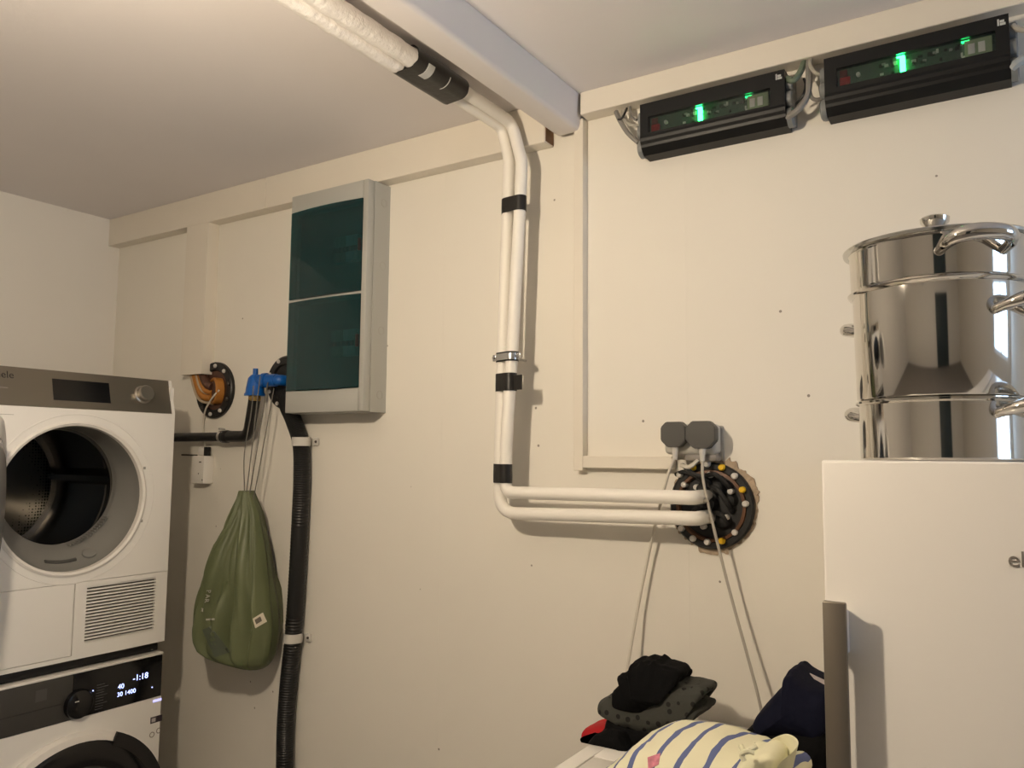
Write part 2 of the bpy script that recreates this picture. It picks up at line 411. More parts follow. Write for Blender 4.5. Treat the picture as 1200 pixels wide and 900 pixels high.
# perforated back plate
mp = mat('drum_back', (.20, .19, .17), .35, metal=.9)
nt = mp.node_tree; tc = nt.nodes.new('ShaderNodeTexCoord'); vo = nt.nodes.new('ShaderNodeTexVoronoi'); vo.inputs['Scale'].default_value = 95; vo.inputs['Randomness'].default_value = .15
ls = nt.nodes.new('ShaderNodeMath'); ls.operation = 'LESS_THAN'; ls.inputs[1].default_value = .36
mx = nt.nodes.new('ShaderNodeMix'); mx.data_type = 'RGBA'; mx.inputs[6].default_value = (.09, .085, .075, 1); mx.inputs[7].default_value = (.002, .004, .004, 1)
nt.links.new(tc.outputs['Object'], vo.inputs['Vector']); nt.links.new(vo.outputs['Distance'], ls.inputs[0]); nt.links.new(ls.outputs[0], mx.inputs[0]); nt.links.new(mx.outputs[2], nt.nodes['Principled BSDF'].inputs['Base Color'])
LT('drum_back_plate', [(.235, -.595), (.225, -.575), (.20, -.570), (.03, -.565), (0, -.565)], (DX, CY, CZ+.022), mp, dr, axis=(1, 0, 0), seg=48)
for ang in (2.2, 4.29, 0.12):
    cyl = Vector((0, math.cos(ang), math.sin(ang))); tn = Vector((0, -math.sin(ang), math.cos(ang)))
    bm = bmesh.new(); c0 = Vector((DX-.15, CY, CZ+.022))+cyl*(RD-.003)
    prism(bm, [c0-tn*.028, c0-tn*.010-cyl*.045, c0+tn*.010-cyl*.045, c0+tn*.028], (-.42, 0, 0))
    finish('drum_rib', bm, M_DRUM, dr, smooth=False)
# latch strike and hinge holes in the door recess
LT('recess_edge', [(.2505, .0), (.2525, .0012), (.2545, .0)], (DX, CY+.004, CZ), M_WHITE, dr, axis=(1, 0, 0), seg=64, close=True)
for (a_, b_) in (((168.5, 575), (170.5, 583)), ((168, 547), (170.5, 550)), ((164, 609), (167, 612))):
    p = onX(*a_, DX); p2 = onX(*b_, DX); BX('latch_slot', p+Vector((-.002, 0, 0)), p2+Vector((.0012, 0, 0)), M_GREYP, dr)
# flap, grille
zf = onX(100, 686, DX).z
bm = bmesh.new(); yg = onX(86.5, 720, DX).y
box(bm, (DX-.0118, DY0, .8745), (DX-.0005, yg-.0012, 1.0865), .0015, 1); finish('service_flap', bm, M_WHITE, dr, smooth='auto')
gy0, gy1 = onX(100.5, 720, DX).y, onX(181.5, 710, DX).y; gz0, gz1 = onX(140, 745, DX).z, onX(140, 683, DX).z
bm = bmesh.new(); box(bm, (DX-.03, yg+.0012, .8755), (DX-.0121, DY1-.0125, 1.0865))
fr = [(yg+.0012, gy0, .861, 1.0865), (gy1, DY1, .861, 1.0865), (gy0, gy1, .861, gz0), (gy0, gy1, gz1, 1.0865)]
for (a, b, c, d) in fr: box(bm, (DX-.012, a, c), (DX-.0005, b, d))
box(bm, (DX-.012, DY0, .861), (DX-.0005, yg+.0012, .8735))
gp = finish('grille_panel', bm, M_WHITE, dr)
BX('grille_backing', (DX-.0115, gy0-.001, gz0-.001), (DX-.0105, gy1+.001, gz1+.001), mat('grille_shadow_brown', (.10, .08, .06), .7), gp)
ns = 17; st = (gz1-gz0)/ns
sm = None
for k in range(ns+1):
    if sm is None:
        bm = bmesh.new(); box(bm, (DX-.010, gy0, gz0-.0021), (DX-.0005, gy1, gz0+.0021)); sm = finish('grille_slat', bm, M_WHITE, gp)
        ORG0 = sm
    else:
        c = ORG0.copy(); COL.objects.link(c); c.parent = gp; c.location = (0, 0, k*st)
# door swung wide open about its hinge
hinge = Vector((DX+.03, CY-R0+.004, CZ)); oa = math.radians(119)
dv = Vector((math.sin(oa), math.cos(oa), 0)); dn = Vector((-dv.y, dv.x, 0))       # along the door, its inner side
if dn.y < 0: dn = -dn
dc = hinge+dv*(.232)
dd = finish('door', (lambda b: (lathe(b, [(.232, -.02), (.232, .006), (.222, .014), (.20, .016), (.175, .012), (.17, -.02)], dc, dn, 48, True), b)[1])(bmesh.new()), M_WHITEP, dr, smooth='auto')
LT('door_glass', [(.176, .008), (.165, .014), (.135, .022), (.08, .026), (0, .027)], dc, mat('door_glass_grey', (.30, .29, .27), .25), dd, axis=dn, seg=40)
LT('door_back', [(.22, -.022), (.20, -.034), (0, -.036)], dc, M_WHITE, dd, axis=dn, seg=40)
for dz in (-.05, .05):
    BX('hinge', Vector((DX-.001, CY-R0-.016, CZ+dz-.012)), Vector((DX+.022, CY-R0+.004, CZ+dz+.012)), M_CHROME, dd, .002)

sk = BX('stacking_kit', (-3.0, DY0+.004, .8285), (DX-.028, DY1-.004, .8605), M_BLACKP, bev=.003)
tag(sk, 'black stacking frame between dryer and washing machine', 'stacking frame')

wm = thing('washing_machine', (-2.7, 1.33, 0), 'white washing machine with a black control panel and lit display, under the dryer', 'washing machine')
WX = DX-.004; WCY, WCZ = 1.345, .36
bm = bmesh.new(); plate_hole(bm, WX-.012, WX, DY0, DY1, .06, .686, WCY, WCZ, .285)
box(bm, (-2.99, DY0, .03), (WX-.012, DY1, .826)); finish('cabinet', bm, M_WHITE, wm)
BX('top_edge', (WX-.03, DY0, .8185), (WX+.003, DY1, .8265), M_WHITEP, wm, .002)
BX('kick_plate', (WX-.03, DY0+.01, .0), (WX-.014, DY1-.01, .06), M_WHITEP, wm)
ysp = onX(86, 800, WX).y
drw = BX('detergent_drawer', (WX-.011, DY0, .687), (WX+.001, ysp-.0006, .818), mat('drawer_grey', (.045, .043, .04), .35), wm, .001)
pz = onX(30, 836, WX).z
BX('drawer_seam', (WX, DY0+.002, pz), (WX+.0014, ysp-.035, pz+.0016), M_BLACKP, drw)
p = onX(48, 815, WX)
BX('drawer_emblem', (WX, p.y-.016, p.z-.016), (WX+.0015, p.y+.016, p.z+.016), mat('emblem_grey', (.07, .068, .064), .35), drw)
wp = BX('control_panel', (WX-.011, ysp+.0006, .687), (WX+.002, DY1-.003, .818), M_BLACKG, wm, .001)
p = onX(91, 824.5, WX)
LT('dial', [(.043, .0), (.043, .008), (.040, .014), (.036, .016), (0, .016)], (WX+.002, p.y, p.z), M_BLACKG, wp, axis=(1, 0, 0), seg=36)
BX('dial_mark', (WX+.018, p.y-.018, p.z+.010), (WX+.0186, p.y-.006, p.z+.013), M_CAP, wp)
Yx, Zx = (0, 1, 0), (0, 0, 1)
def disp(s, x, y, size, m=M_DISP, nm='display_digits'):
    p = onX(x, y, WX+.0028); return text(nm, s, size, p, Yx, Zx, m, wp, ext=.0003)
disp('-1:18', 155.5, 798.5, .026); disp('40', 138, 808, .021); disp('30 1400', 137, 817, .019)
disp('.', 107.5, 810.5, .035); disp('.', 177, 806.5, .035)
for k in range(10):
    p = onX(113.5-k*.3, 803.5+k*3.2, WX+.0024); BX('programme_line', p, p+Vector((.0004, .025+.012*(k % 3 == 1), .0017)), mat('programme_print', (.10, .10, .10), .5), wp)
p = onX(184, 820.5, WX+.0005); BX('lit_mark', p+Vector((0, -.014, -.004)), p+Vector((.0006, .016, .003)), mat('soft_blue_light', (.4, .4, .9), .5, emit=(.5, .5, 1), estr=1.2), wp)
p0, p1 = onX(176, 848.5, WX), onX(190, 837, WX)
BX('sticker', (WX, p0.y, p0.z), (WX+.0008, (p0.y+p1.y)/2, p1.z), mat('sticker_frame', (.06, .05, .06), .5), wm)
BX('sticker', (WX, (p0.y+p1.y)/2+.0005, p0.z), (WX+.0008, p1.y, p1.z), mat('sticker_dark', (.03, .02, .03), .5), wm)
BX('sticker_field', (WX+.0008, p0.y+.004, p0.z+.004), (WX+.0012, (p0.y+p1.y)/2-.003, p1.z-.004), mat('sticker_light', (.5, .46, .45), .5), wm)
for (x, y) in ((178, 861), (186, 856)):
    p = onX(x, y, WX+.0006); LT('ring_sticker', [(.009, 0), (.009, .0006), (.0065, .0006), (.0065, 0)], p, M_TEXT, wm, axis=(1, 0, 0), seg=20, close=True)
wdoor = LT('door_ring', [(.284, -.012), (.288, .012), (.280, .024), (.262, .028), (.258, .01)], (WX, WCY, WCZ), M_WHITEP, wm, axis=(1, 0, 0), seg=64)
LT('door_glass', [(.2615, .027), (.25, .034), (.21, .036), (.19, .030), (.15, .046), (.08, .055), (0, .057)], (WX, WCY, WCZ), M_BLACKG, wdoor, axis=(1, 0, 0), seg=56)
bm = bmesh.new(); pts = []
for k in range(15):
    a = math.radians(66-60*k/14); pts.append((WX+.026, WCY+.289*math.cos(a), WCZ+.289*math.sin(a)))
for k in range(14, -1, -1):
    a = math.radians(66-60*k/14); pts.append((WX+.026, WCY+.25*math.cos(a), WCZ+.25*math.sin(a)))
A = [bm.verts.new(v) for v in pts]; B = [bm.verts.new(Vector(v)+Vector((.009, 0, 0))) for v in pts]
n_ = 15
for k in range(n_-1):
    bm.faces.new((A[k], A[k+1], A[2*n_-2-k], A[2*n_-1-k])); bm.faces.new((B[k], B[2*n_-1-k], B[2*n_-2-k], B[k+1]))
for k in range(2*n_): bm.faces.new((A[k], B[k], B[(k+1) % (2*n_)], A[(k+1) % (2*n_)]))
finish('door_grip', bm, M_BLACKG, wdoor)

# ------------------------------------------------------------------ distribution box
PX0, PX1, PZ0, PZ1, PD = -2.056, -1.704, 1.609, 2.346, .103
pb = thing('distribution_box', ((PX0+PX1)/2, YW, PZ0), 'grey wall mounted fuse box with two dark teal transparent doors', 'fuse box')
bm = bmesh.new()
for a, b in (((PX0, YW-.072, PZ0), (PX0+.004, YW, PZ1)), ((PX1-.004, YW-.072, PZ0), (PX1, YW, PZ1)), ((PX0+.004, YW-.072, PZ0), (PX1-.004, YW, PZ0+.004)), ((PX0+.004, YW-.072, PZ1-.004), (PX1-.004, YW, PZ1)), ((PX0+.004, YW-.008, PZ0+.004), (PX1-.004, YW, PZ1-.004))): box(bm, a, b)
finish('back_box', bm, M_BOXGREY, pb)
s_ = PD
W1 = [onY(*q_, s_) for q_ in ((341, 250), (425.6, 232), (423, 341), (337, 352))]
W2 = [onY(*q_, s_) for q_ in ((337, 355), (422, 344), (420, 455), (332.5, 458))]
wx0, wx1 = PX0+.003, (W1[1].x+W2[2].x)/2
za1, zb1 = (W1[2].z+W1[3].z)/2, (W1[0].z+W1[1].z)/2; za2, zb2_ = (W2[2].z+W2[3].z)/2, (W2[0].z+W2[1].z)/2
bm = bmesh.new(); yo, yi = YW-PD, YW-.073
box(bm, (wx1, yo, PZ0+.001), (PX1-.001, yi, PZ1-.001), .003, 2)
box(bm, (PX0+.001, yo, PZ0+.001), (wx1-.0005, yi, za2), .003, 2); box(bm, (PX0+.001, yo, zb1), (wx1-.0005, yi, PZ1-.001), .003, 2)
box(bm, (PX0+.001, yo, zb2_), (wx1-.0005, yi, za1), .001, 1); box(bm, (PX0+.001, yo+.006, za2), (PX0+.003, yi, zb1))
cov = finish('cover', bm, M_BOXGREY, pb, smooth='auto')
for (za_, zb_) in ((za1, zb1), (za2, zb2_)):
    bm = bmesh.new(); n_ = 10; rows = []
    for side in (0, 1):
        row = []
        for k in range(n_+1):
            t_ = k/n_; x = wx0+(wx1-.001-wx0)*t_; bul = .012*(1-(2*t_-1)**2) + .0
            y = yo-.0005-bul+side*.0035
            row.append((bm.verts.new((x, y, za_+.001)), bm.verts.new((x, y, zb_-.001))))
        rows.append(row)
    for k in range(n_):
        for side in (0, 1): bm.faces.new((rows[side][k][0], rows[side][k+1][0], rows[side][k+1][1], rows[side][k][1]))
        for e in (0, 1): bm.faces.new((rows[0][k][e], rows[0][k+1][e], rows[1][k+1][e], rows[1][k][e]))
    for k in (0, n_): bm.faces.new((rows[0][k][0], rows[0][k][1], rows[1][k][1], rows[1][k][0]))
    dw = finish('transparent_door', bm, M_TEAL, pb, smooth='auto'); dw['label'] = 'dark teal transparent door'
    BX('catch', (wx1-.016, yo-.004, (za_+zb_)/2-.02), (wx1-.003, yo+.002, (za_+zb_)/2+.02), M_BLACKP, dw, .002)
    # inner cover plate and a short row of breakers behind the door
    BX('inner_plate', (wx0+.004, yi+.012, za_+.006), (wx1-.004, yi+.016, zb_-.006), mat('inner_plate_grey', (.10, .12, .12), .5), pb)
    zm = (za_+zb_)/2
    for k in range(6):
        x = wx1-.035-k*.018
        br = BX('breaker', (x-.017, yi-.012, zm-.042), (x, yi+.012, zm+.042), M_WHITEP if k < 3 else M_GREYP, pb, .001)
        BX('breaker_lever', (x-.013, yi-.020, zm-.012), (x-.004, yi-.012, zm+.004), M_BLACKP, br)
for (x, y) in ((452, 239), (449.5, 312), (448.5, 388), (445.5, 463)):
    p = onX(x, y, PX1)
    LT('knockout', [(.0135, 0), (.0135, .0008), (.0115, .0008), (.0115, 0)], (PX1, YW-.030, p.z), mat('knockout_grey', (.40, .39, .35), .5), pb, axis=(1, 0, 0), seg=24, close=True)

# ------------------------------------------------------------------ insulated pipes
RP = .0168
def wpts(L): return [onY(x, y, s) for x, y, s in L]
ZA = 2.424
A_top = onZ(575, 127, ZA); A_low = wpts([(611.5, 190, .086), (609.5, 238, .088), (604.5, 330, .095), (600, 415, .102), (594.5, 500, .106), (592.5, 553, .105)])
XA = A_top.x
pa = [Vector((XA+.002, .0, ZA)), Vector((XA, 1.0, ZA)), Vector((XA, 1.40, ZA))]
pathA = [Vector((XA, 1.40, ZA)), Vector((XA+.012, YW-.086, ZA-.012))]+[A_low[0]]
pathA = fillet(pathA, .035)[:-1] + crom(A_low, 5)
hA = [onY(602, 577.5, .105), onY(680, 579.5, .105), onY(800, 583, .103)]
endA = [Vector((hA[-1].x+.022, YW-.06, hA[-1].z)), Vector((hA[-1].x+.026, YW+.0, hA[-1].z))]
pathA = pathA[:-1] + fillet([pathA[-1], Vector((A_low[-1].x+.0, A_low[-1].y, hA[0].z)), hA[1]], .045)[0:] + fillet([hA[2]-Vector((.02, 0, 0)), hA[2]+Vector((.022, 0, 0)), endA[1]], .035)
B_low = wpts([(597, 190, .080), (595.5, 238, .082), (592, 330, .086), (589.5, 415, .089), (587, 500, .09), (586, 553, .09)])
XB = XA-.036
pathB = fillet([Vector((XB, 1.40, ZA-.002)), Vector((XB+.012, YW-.080, ZA-.014)), B_low[0]], .035)[:-1] + crom(B_low, 5)
hB = [onY(606, 602.5, .095), onY(690, 604, .097), onY(806, 607.5, .10)]
pathB = pathB[:-1] + fillet([pathB[-1], Vector((B_low[-1].x, B_low[-1].y, hB[0].z)), hB[1]], .06) + fillet([hB[2]-Vector((.02, 0, 0)), hB[2]+Vector((.018, 0, 0)), Vector((hB[2].x+.022, YW, hB[2].z))], .035)
def dedupe(P):
    out = [P[0]]
    for p in P[1:]:
        if (p-out[-1]).length > .004: out.append(p)
    return out
RT = .0235
for nm, path, XX, dz, lab in (('A', pathA, XA, 0, 'white insulated pipe running from the ceiling to the upper of two level runs'), ('B', pathB, XB, -.002, 'white insulated pipe tucked beside its twin, ending in the lower level run')):
    P = dedupe(path)
    t = thing('insulated_pipe', (P[-1].x, YW, P[-1].z), lab, 'pipe', 'insulated pipes')
    bm = bmesh.new(); tube(bm, P, RP, 18)
    for v in bm.verts:
        nz = noise.noise(v.co*38); v.co += (v.co-CAM).normalized()*(nz*.0012)
    finish('insulation', bm, M_INSUL, t, smooth='auto')
    thick = [Vector((XX-(.006 if nm == 'B' else -.003), y_, ZA+dz-.006)) for y_ in [YF+.01+.02*k for k in range(int((1.42-YF)/.02))]]
    bm = bmesh.new(); tube(bm, thick, lambda q_: RT+.0008*math.sin(q_*900), 18)
    for v in bm.verts:
        v.co.z += .0016*noise.noise(v.co*60); v.co.x += .0016*noise.noise(v.co*60+Vector((5, 2, 1)))
    finish('wrapped_section', bm, M_INSULW, t, smooth='auto')

def band(name, c1, c2, axis, r, half, m, label, cat, group, seg=20, wob=.0015, parent=None):
    # a flat band round two parallel pipes with centres c1, c2
    ax = axis.normalized(); d = (c2-c1); d -= ax*d.dot(ax); U = d.normalized(); V = ax.cross(U); bm = bmesh.new(); rings = []
    L = d.length; c = c1
    loop = []
    for k in range(seg+1):
        a = -PI/2-PI*k/seg; loop.append((math.cos(a)*r, math.sin(a)*r))
    for k in range(seg+1):
        a = PI/2-PI*k/seg; loop.append((L+math.cos(a)*r, math.sin(a)*r))
    for (h, rr) in ((-half, .93), (-half, 1), (-half*.3, 1.01), (half*.4, 1), (half, 1), (half, .93)):
        ring = []
        for i, (u, v) in enumerate(loop):
            uu = L/2+(u-L/2)*rr; vv = v*rr
            ring.append(bm.verts.new(c+U*uu+V*vv+ax*(h+wob*noise.noise(Vector((u*60, v*60, h*9))))))
        rings.append(ring)
    n = len(loop)
    for A_, B_ in zip(rings, rings[1:]):
        for k in range(n): bm.faces.new((A_[k], A_[(k+1) % n], B_[(k+1) % n], B_[k]))
    o = finish(name, bm, m, parent, smooth='auto')
    if parent is None: tag(o, label, cat, group)
    return o
def at_z(P, z):
    P = [p for p in P if p.y > 1.7]
    for a, b in zip(P, P[1:]):
        if (a.z-z)*(b.z-z) <= 0 and abs(a.z-b.z) > 1e-6: return a.lerp(b, (a.z-z)/(a.z-b.z))
TG = 'black tape bands on the pipes'
for (y, half, lab) in ((239.5, .021, 'black tape band highest on the upright pipes, below the beam'), (448, .024, 'black tape band with a loose tab, just under the metal clamp'), (555, .025, 'black tape band just above the pipe bends')):
    z = onY(597, y, .1).z; a = at_z(pathA, z); b = at_z(pathB, z)
    o = band('tape_band', a, b, Vector((0, 0, 1)), RP+.0016, half, M_TAPE, lab, 'tape', TG)
    if y == 448:
        p = a+Vector((.014, -.006, -.002))
        bm = bmesh.new(); box(bm, p+Vector((0, -.002, -.021)), p+Vector((.034, .001, .019)), .0006, 1)
        bmesh.ops.rotate(bm, verts=bm.verts, cent=p, matrix=Matrix.Rotation(-.25, 3, 'Z'))
        finish('loose_tab', bm, M_TAPE, o)
z = onY(593, 418.5, .1).z; a = at_z(pathA, z); b = at_z(pathB, z)
pc = thing('pipe_clamp', ((a.x+b.x)/2, YW, z), 'zinc pipe clamp holding both insulated pipes off the wall', 'clamp')
band('clamp_liner', a, b, Vector((0, 0, 1)), RP+.0022, .013, M_BLACKR, '', '', None, wob=0, parent=pc)
band('clamp_band', a, b, Vector((0, 0, 1)), RP+.0036, .009, M_CHROME, '', '', None, wob=0, parent=pc)
for p, sx in ((a, 1), (b, -1)):
    BX('clamp_ear', Vector((p.x+sx*(RP+.0036), p.y-.006, z-.009)), Vector((p.x+sx*(RP+.013), p.y-.003, z+.009)), M_CHROME, pc, .0008)
    TB('clamp_screw', [Vector((p.x+sx*(RP+.0085), p.y-.012, z)), Vector((p.x+sx*(RP+.0085), p.y+.012, z))], .003, M_CHROME, pc, 8)
mid = (a+b)/2; TB('hanger_bolt', [Vector((mid.x, mid.y+.016, z)), Vector((mid.x, YW, z))], .0035, M_CHROME, pc, 8)
# wide tape at the ceiling with a wrinkled foil label
ya_, yb_ = onZ(487, 62, ZA).y, onZ(540, 103, ZA).y
cA = Vector((XA+.001, (ya_+yb_)/2, ZA-.004)); cB = Vector((XB-.001, (ya_+yb_)/2, ZA-.006))
ct = band('tape_band', cA, cB, Vector((0, 1, 0)), RT+.0048, (yb_-ya_)/2, M_TAPE, 'wide black tape wrap round the pipes under the ceiling', 'tape', TG, wob=.004)
for (dy, hw) in ((-.062, .0075), (-.048, .005), (.022, .0012)):
    bm = bmesh.new(); rr = RT+.0060; pr = []
    for k in range(9):
        an = math.radians(-110+12*k); pr.append(Vector((cA.x+rr*math.cos(an), cA.y+dy, cA.z+rr*math.sin(an))))
    r1 = [bm.verts.new(p_) for p_ in pr]; r2 = [bm.verts.new(p_+Vector((0, 2*hw, 0))) for p_ in pr]
    r3 = [bm.verts.new(p_+(Vector((cA.x, p_.y, cA.z))-p_).normalized()*.001) for p_ in pr]; r4 = [bm.verts.new(p_+Vector((0, 2*hw, 0))+(Vector((cA.x, p_.y, cA.z))-p_).normalized()*.001) for p_ in pr]
    for k in range(8):
        bm.faces.new((r1[k], r1[k+1], r2[k+1], r2[k])); bm.faces.new((r3[k], r4[k], r4[k+1], r3[k+1])); bm.faces.new((r1[k], r3[k], r3[k+1], r1[k+1])); bm.faces.new((r2[k], r2[k+1], r4[k+1], r4[k]))
    for k in (0, 8): bm.faces.new((r1[k], r2[k], r4[k], r3[k]))
    finish('foil_strip', bm, mat('foil_grey', (.55, .56, .54), .4), ct, smooth='auto')

# ------------------------------------------------------------------ wall entry by the socket
FC = Vector((-.642, YW, 1.361)); FR = .104
fl = thing('pipe_entry_flange', FC, 'black round wall flange with white and yellow bolt caps, pipes passing into it', 'flange', 'wall flanges')
LT('clamp_ring', [(FR, .0), (FR, .014), (FR-.004, .018), (.088, .018), (.084, .012), (.084, 0)], FC, M_BLACKP, fl, axis=(0, -1, 0), seg=48, close=True)
LT('gasket_ring', [(.086, .006), (.086, .021), (.079, .023), (.077, .012), (.077, .006)], FC, M_COPPER, fl, axis=(0, -1, 0), seg=48, close=True)
LT('rubber_plate', [(.080, 0), (.080, .010), (.02, .012), (0, .012)], FC, M_BLACKR, fl, axis=(0, -1, 0), seg=48)
bolts = [(360, 340, 1), (528, 340, 1), (650, 470, 1), (530, 770, 1), (443, 320, 0), (603, 390, 0), (668, 553, 0), (605, 720, 0), (445, 775, 0), (360, 755, 0), (293, 697, 0), (283, 380, 0), (458, 383, 0), (308, 440, 0), (580, 480, 0), (555, 632, 0), (420, 685, 0), (380, 455, 0)]
for (x, y, ye) in bolts:
    p = onY(740+x/5, 480+y/5, .022); d_ = (Vector((p.x, 0, p.z))-Vector((FC.x, 0, FC.z))).length
    LT('bolt_cap', [(.0078, -.012), (.0078, .004), (.0055, .0075), (0, .008)] if ye or d_ > .085 else [(.0072, -.014), (.0072, .003), (.005, .006), (0, .0065)], p, M_YELLOW if ye else M_CAP, fl, axis=(0, -1, 0), seg=12)
# rubber boots and sealed cable ends inside the ring
for (dx, dz, r, ln) in ((.02, .045, .016, .03), (.048, .015, .014, .026), (-.02, .04, .013, .03), (.03, -.035, .017, .024), (-.035, -.02, .014, .02), (.0, .005, .015, .028)):
    LT('rubber_boot', [(r+.005, 0), (r+.004, .012), (r, .016), (r*.85, ln), (r*.5, ln+.004), (0, ln+.004)], FC+Vector((dx, 0, dz)), M_BLACKR, fl, axis=(0, -1, 0), seg=18)
for k, L in enumerate([[(800, 545, .02), (812, 555, .045), (824, 560, .04), (836, 572, .02)], [(830, 568, .02), (842, 575, .045), (852, 590, .04), (858, 600, .015)], [(826, 558, .02), (838, 556, .05), (850, 566, .04), (856, 574, .015)], [(836, 600, .02), (846, 604, .05), (852, 614, .03)], [(792, 556, .02), (804, 553, .03), (822, 562, .03)]]):
    TB('black_cable', crom(wpts(L), 5), .0055, M_BLACKR, fl, 10)
# ragged plaster round the opening
bm = bmesh.new(); N = 140; inn = []; out = []; bot = []
for k in range(N):
    a = 2*PI*k/N; ca, sa = math.cos(a), math.sin(a)
    w = .003+.010*max(0, noise.noise(Vector((ca*2.3, sa*2.3, 3)))+.1)+.008*noise.noise(Vector((ca*9, sa*9, 8)))+.004*noise.noise(Vector((ca*23, sa*23, 2)))
    if -.5 < a-PI*.25 < .45: w += .010
    if abs((a-PI*1.5)) < .35: w += .009
    w = max(w, -.002)
    inn.append(bm.verts.new(FC+Vector((ca*(FR-.004), -.003-.004*abs(noise.noise(Vector((ca*9, sa*9, 1)))), sa*(FR-.004)))))
    out.append(bm.verts.new(FC+Vector((ca*(FR+w), -.0045-.003*noise.noise(Vector((ca*14, sa*14, 5))), sa*(FR+w)))))
    bot.append(bm.verts.new(FC+Vector((ca*(FR+w), 0, sa*(FR+w)))))
for k in range(N):
    j = (k+1) % N; bm.faces.new((inn[k], inn[j], out[j], out[k])); bm.faces.new((out[k], out[j], bot[j], bot[k]))
finish('ragged_plaster_edge', bm, M_PLASTER, fl)

# double socket with two plugs
so = thing('double_socket', onY(848, 532, 0)+Vector((-.06, 0, 0)), 'light grey double socket with two dark grey plugs above the flange', 'socket')
SX1 = onY(846, 510, .0).x; sz0, sz1 = onY(846, 533, .0).z, onY(846, 497, .0).z
SX0 = SX1-.132
BX('socket_body', (SX0, YW-.045, sz0), (SX1, YW, sz1), M_GREYP if False else mat('socket_light_grey', (.50, .49, .45), .45), so, .012, 4)
strip_ob = finish('side_strip', (lambda b: (box(b, (SX1-.01, YW-.010, sz0-.012), (SX1+.006, YW, sz1-.004), .004, 2), b)[1])(bmesh.new()), mat('rough_grey', (.36, .34, .30), .9, bump=1, bscale=90), so, smooth='auto')  # rough grey strip along the right side of the socket body
plugpos = []
for (x0, x1, y0, y1) in ((774, 803, 494, 524), (803.5, 837.5, 493, 525.5)):
    a, b = onY(x0, y1, .072), onY(x1, y0, .072); w, h = b.x-a.x, b.z-a.z; c = .26*w
    cx = (a.x+b.x)/2
    P = [(a.x+c, a.z), (b.x-c, a.z), (b.x, a.z+c), (b.x, b.z-c*.8), (b.x-c*.8, b.z), (a.x+c*.8, b.z), (a.x, b.z-c*.8), (a.x, a.z+c)]
    bm = bmesh.new(); prism(bm, [(x, YW-.072, z) for x, z in P], (0, .027, 0))
    bmesh.ops.bevel(bm, geom=list(bm.edges), offset=.002, segments=2, affect='EDGES')
    pl = finish('plug', bm, M_PLUG, so, smooth='auto')
    plugpos.append((cx, YW-.058, a.z))
    LT('strain_relief', [(.0085, .006), (.0085, -.006), (.0062, -.018), (.0055, -.03)], (cx, YW-.058, a.z), M_CAP, pl, axis=(0, 0, 1), seg=14)
BX('cable_gland', (plugpos[0][0]+.016, YW-.04, sz0-.016), (plugpos[1][0]+.03, YW-.004, sz0+.002), mat('gland_grey', (.24, .22, .20), .4), so, .006, 2)
TB('loose_clip', crom([Vector((plugpos[0][0]+.004, YW-.03, sz0-.026)), Vector((plugpos[0][0]+.03, YW-.04, sz0-.03)), Vector((plugpos[0][0]+.05, YW-.036, sz0-.012))], 6), .005, M_CABLEW, so, 8)
c0 = Vector(plugpos[0]); c1 = Vector(plugpos[1])
P = crom([c0+Vector((0, 0, -.02)), onY(783, 556, .055), onY(769, 610, .035), onY(758, 660, .03), onY(747, 715, .035), onY(736, 778, .06), onY(728, 840, .10)], 8)
tag(TB('power_cable', P, .0038, M_CABLEW, seg=10), 'pale power cable passing behind the white pipes to the black clothes', 'cable', 'power cables from the double socket')
P = crom([c1+Vector((0, 0, -.02)), onY(824.5, 565, .062), onY(838, 625, .058), onY(857, 700, .055), onY(875, 765, .06), onY(889, 818, .07), onY(900, 870, .08)], 8)
tag(TB('power_cable', P, .0036, M_CABLE, seg=10), 'grey power cable crossing the black flange down to the navy sweater', 'cable', 'power cables from the double socket')
TB('cable_knot', [onY(825.8, 585, .064), onY(826.9, 588.5, .064)], .0052, M_CABLEW, bpy.data.objects['power_cable.001'], 10)

# ------------------------------------------------------------------ left cable entry, water connection
LC = Vector((-2.551, YW, 1.712)); LR = .106
lf = thing('cable_entry_flange', LC, 'round black wall flange with orange conduits, half hidden by the boxed column', 'flange', 'wall flanges')
LT('clamp_ring', [(LR, 0), (LR, .012), (LR-.004, .016), (.078, .016), (.074, .010), (.074, 0)], LC, M_BLACKP, lf, axis=(0, -1, 0), seg=40, close=True)
LT('rubber_plate', [(.076, 0), (.076, .006), (0, .006)], LC, M_BROWN, lf, axis=(0, -1, 0), seg=40)
for k in range(10):
    a = 2*PI*(k+.35)/10
    p = LC+Vector((.091*math.cos(a), -.016, .091*math.sin(a)))
    if not (p.x < -2.57 and p.z > 1.765): LT('bolt_cap', [(.0075, 0), (.0075, .004), (.005, .007), (0, .0075)], p, M_CAP if k % 3 else M_SCREW, lf, axis=(0, -1, 0), seg=10)
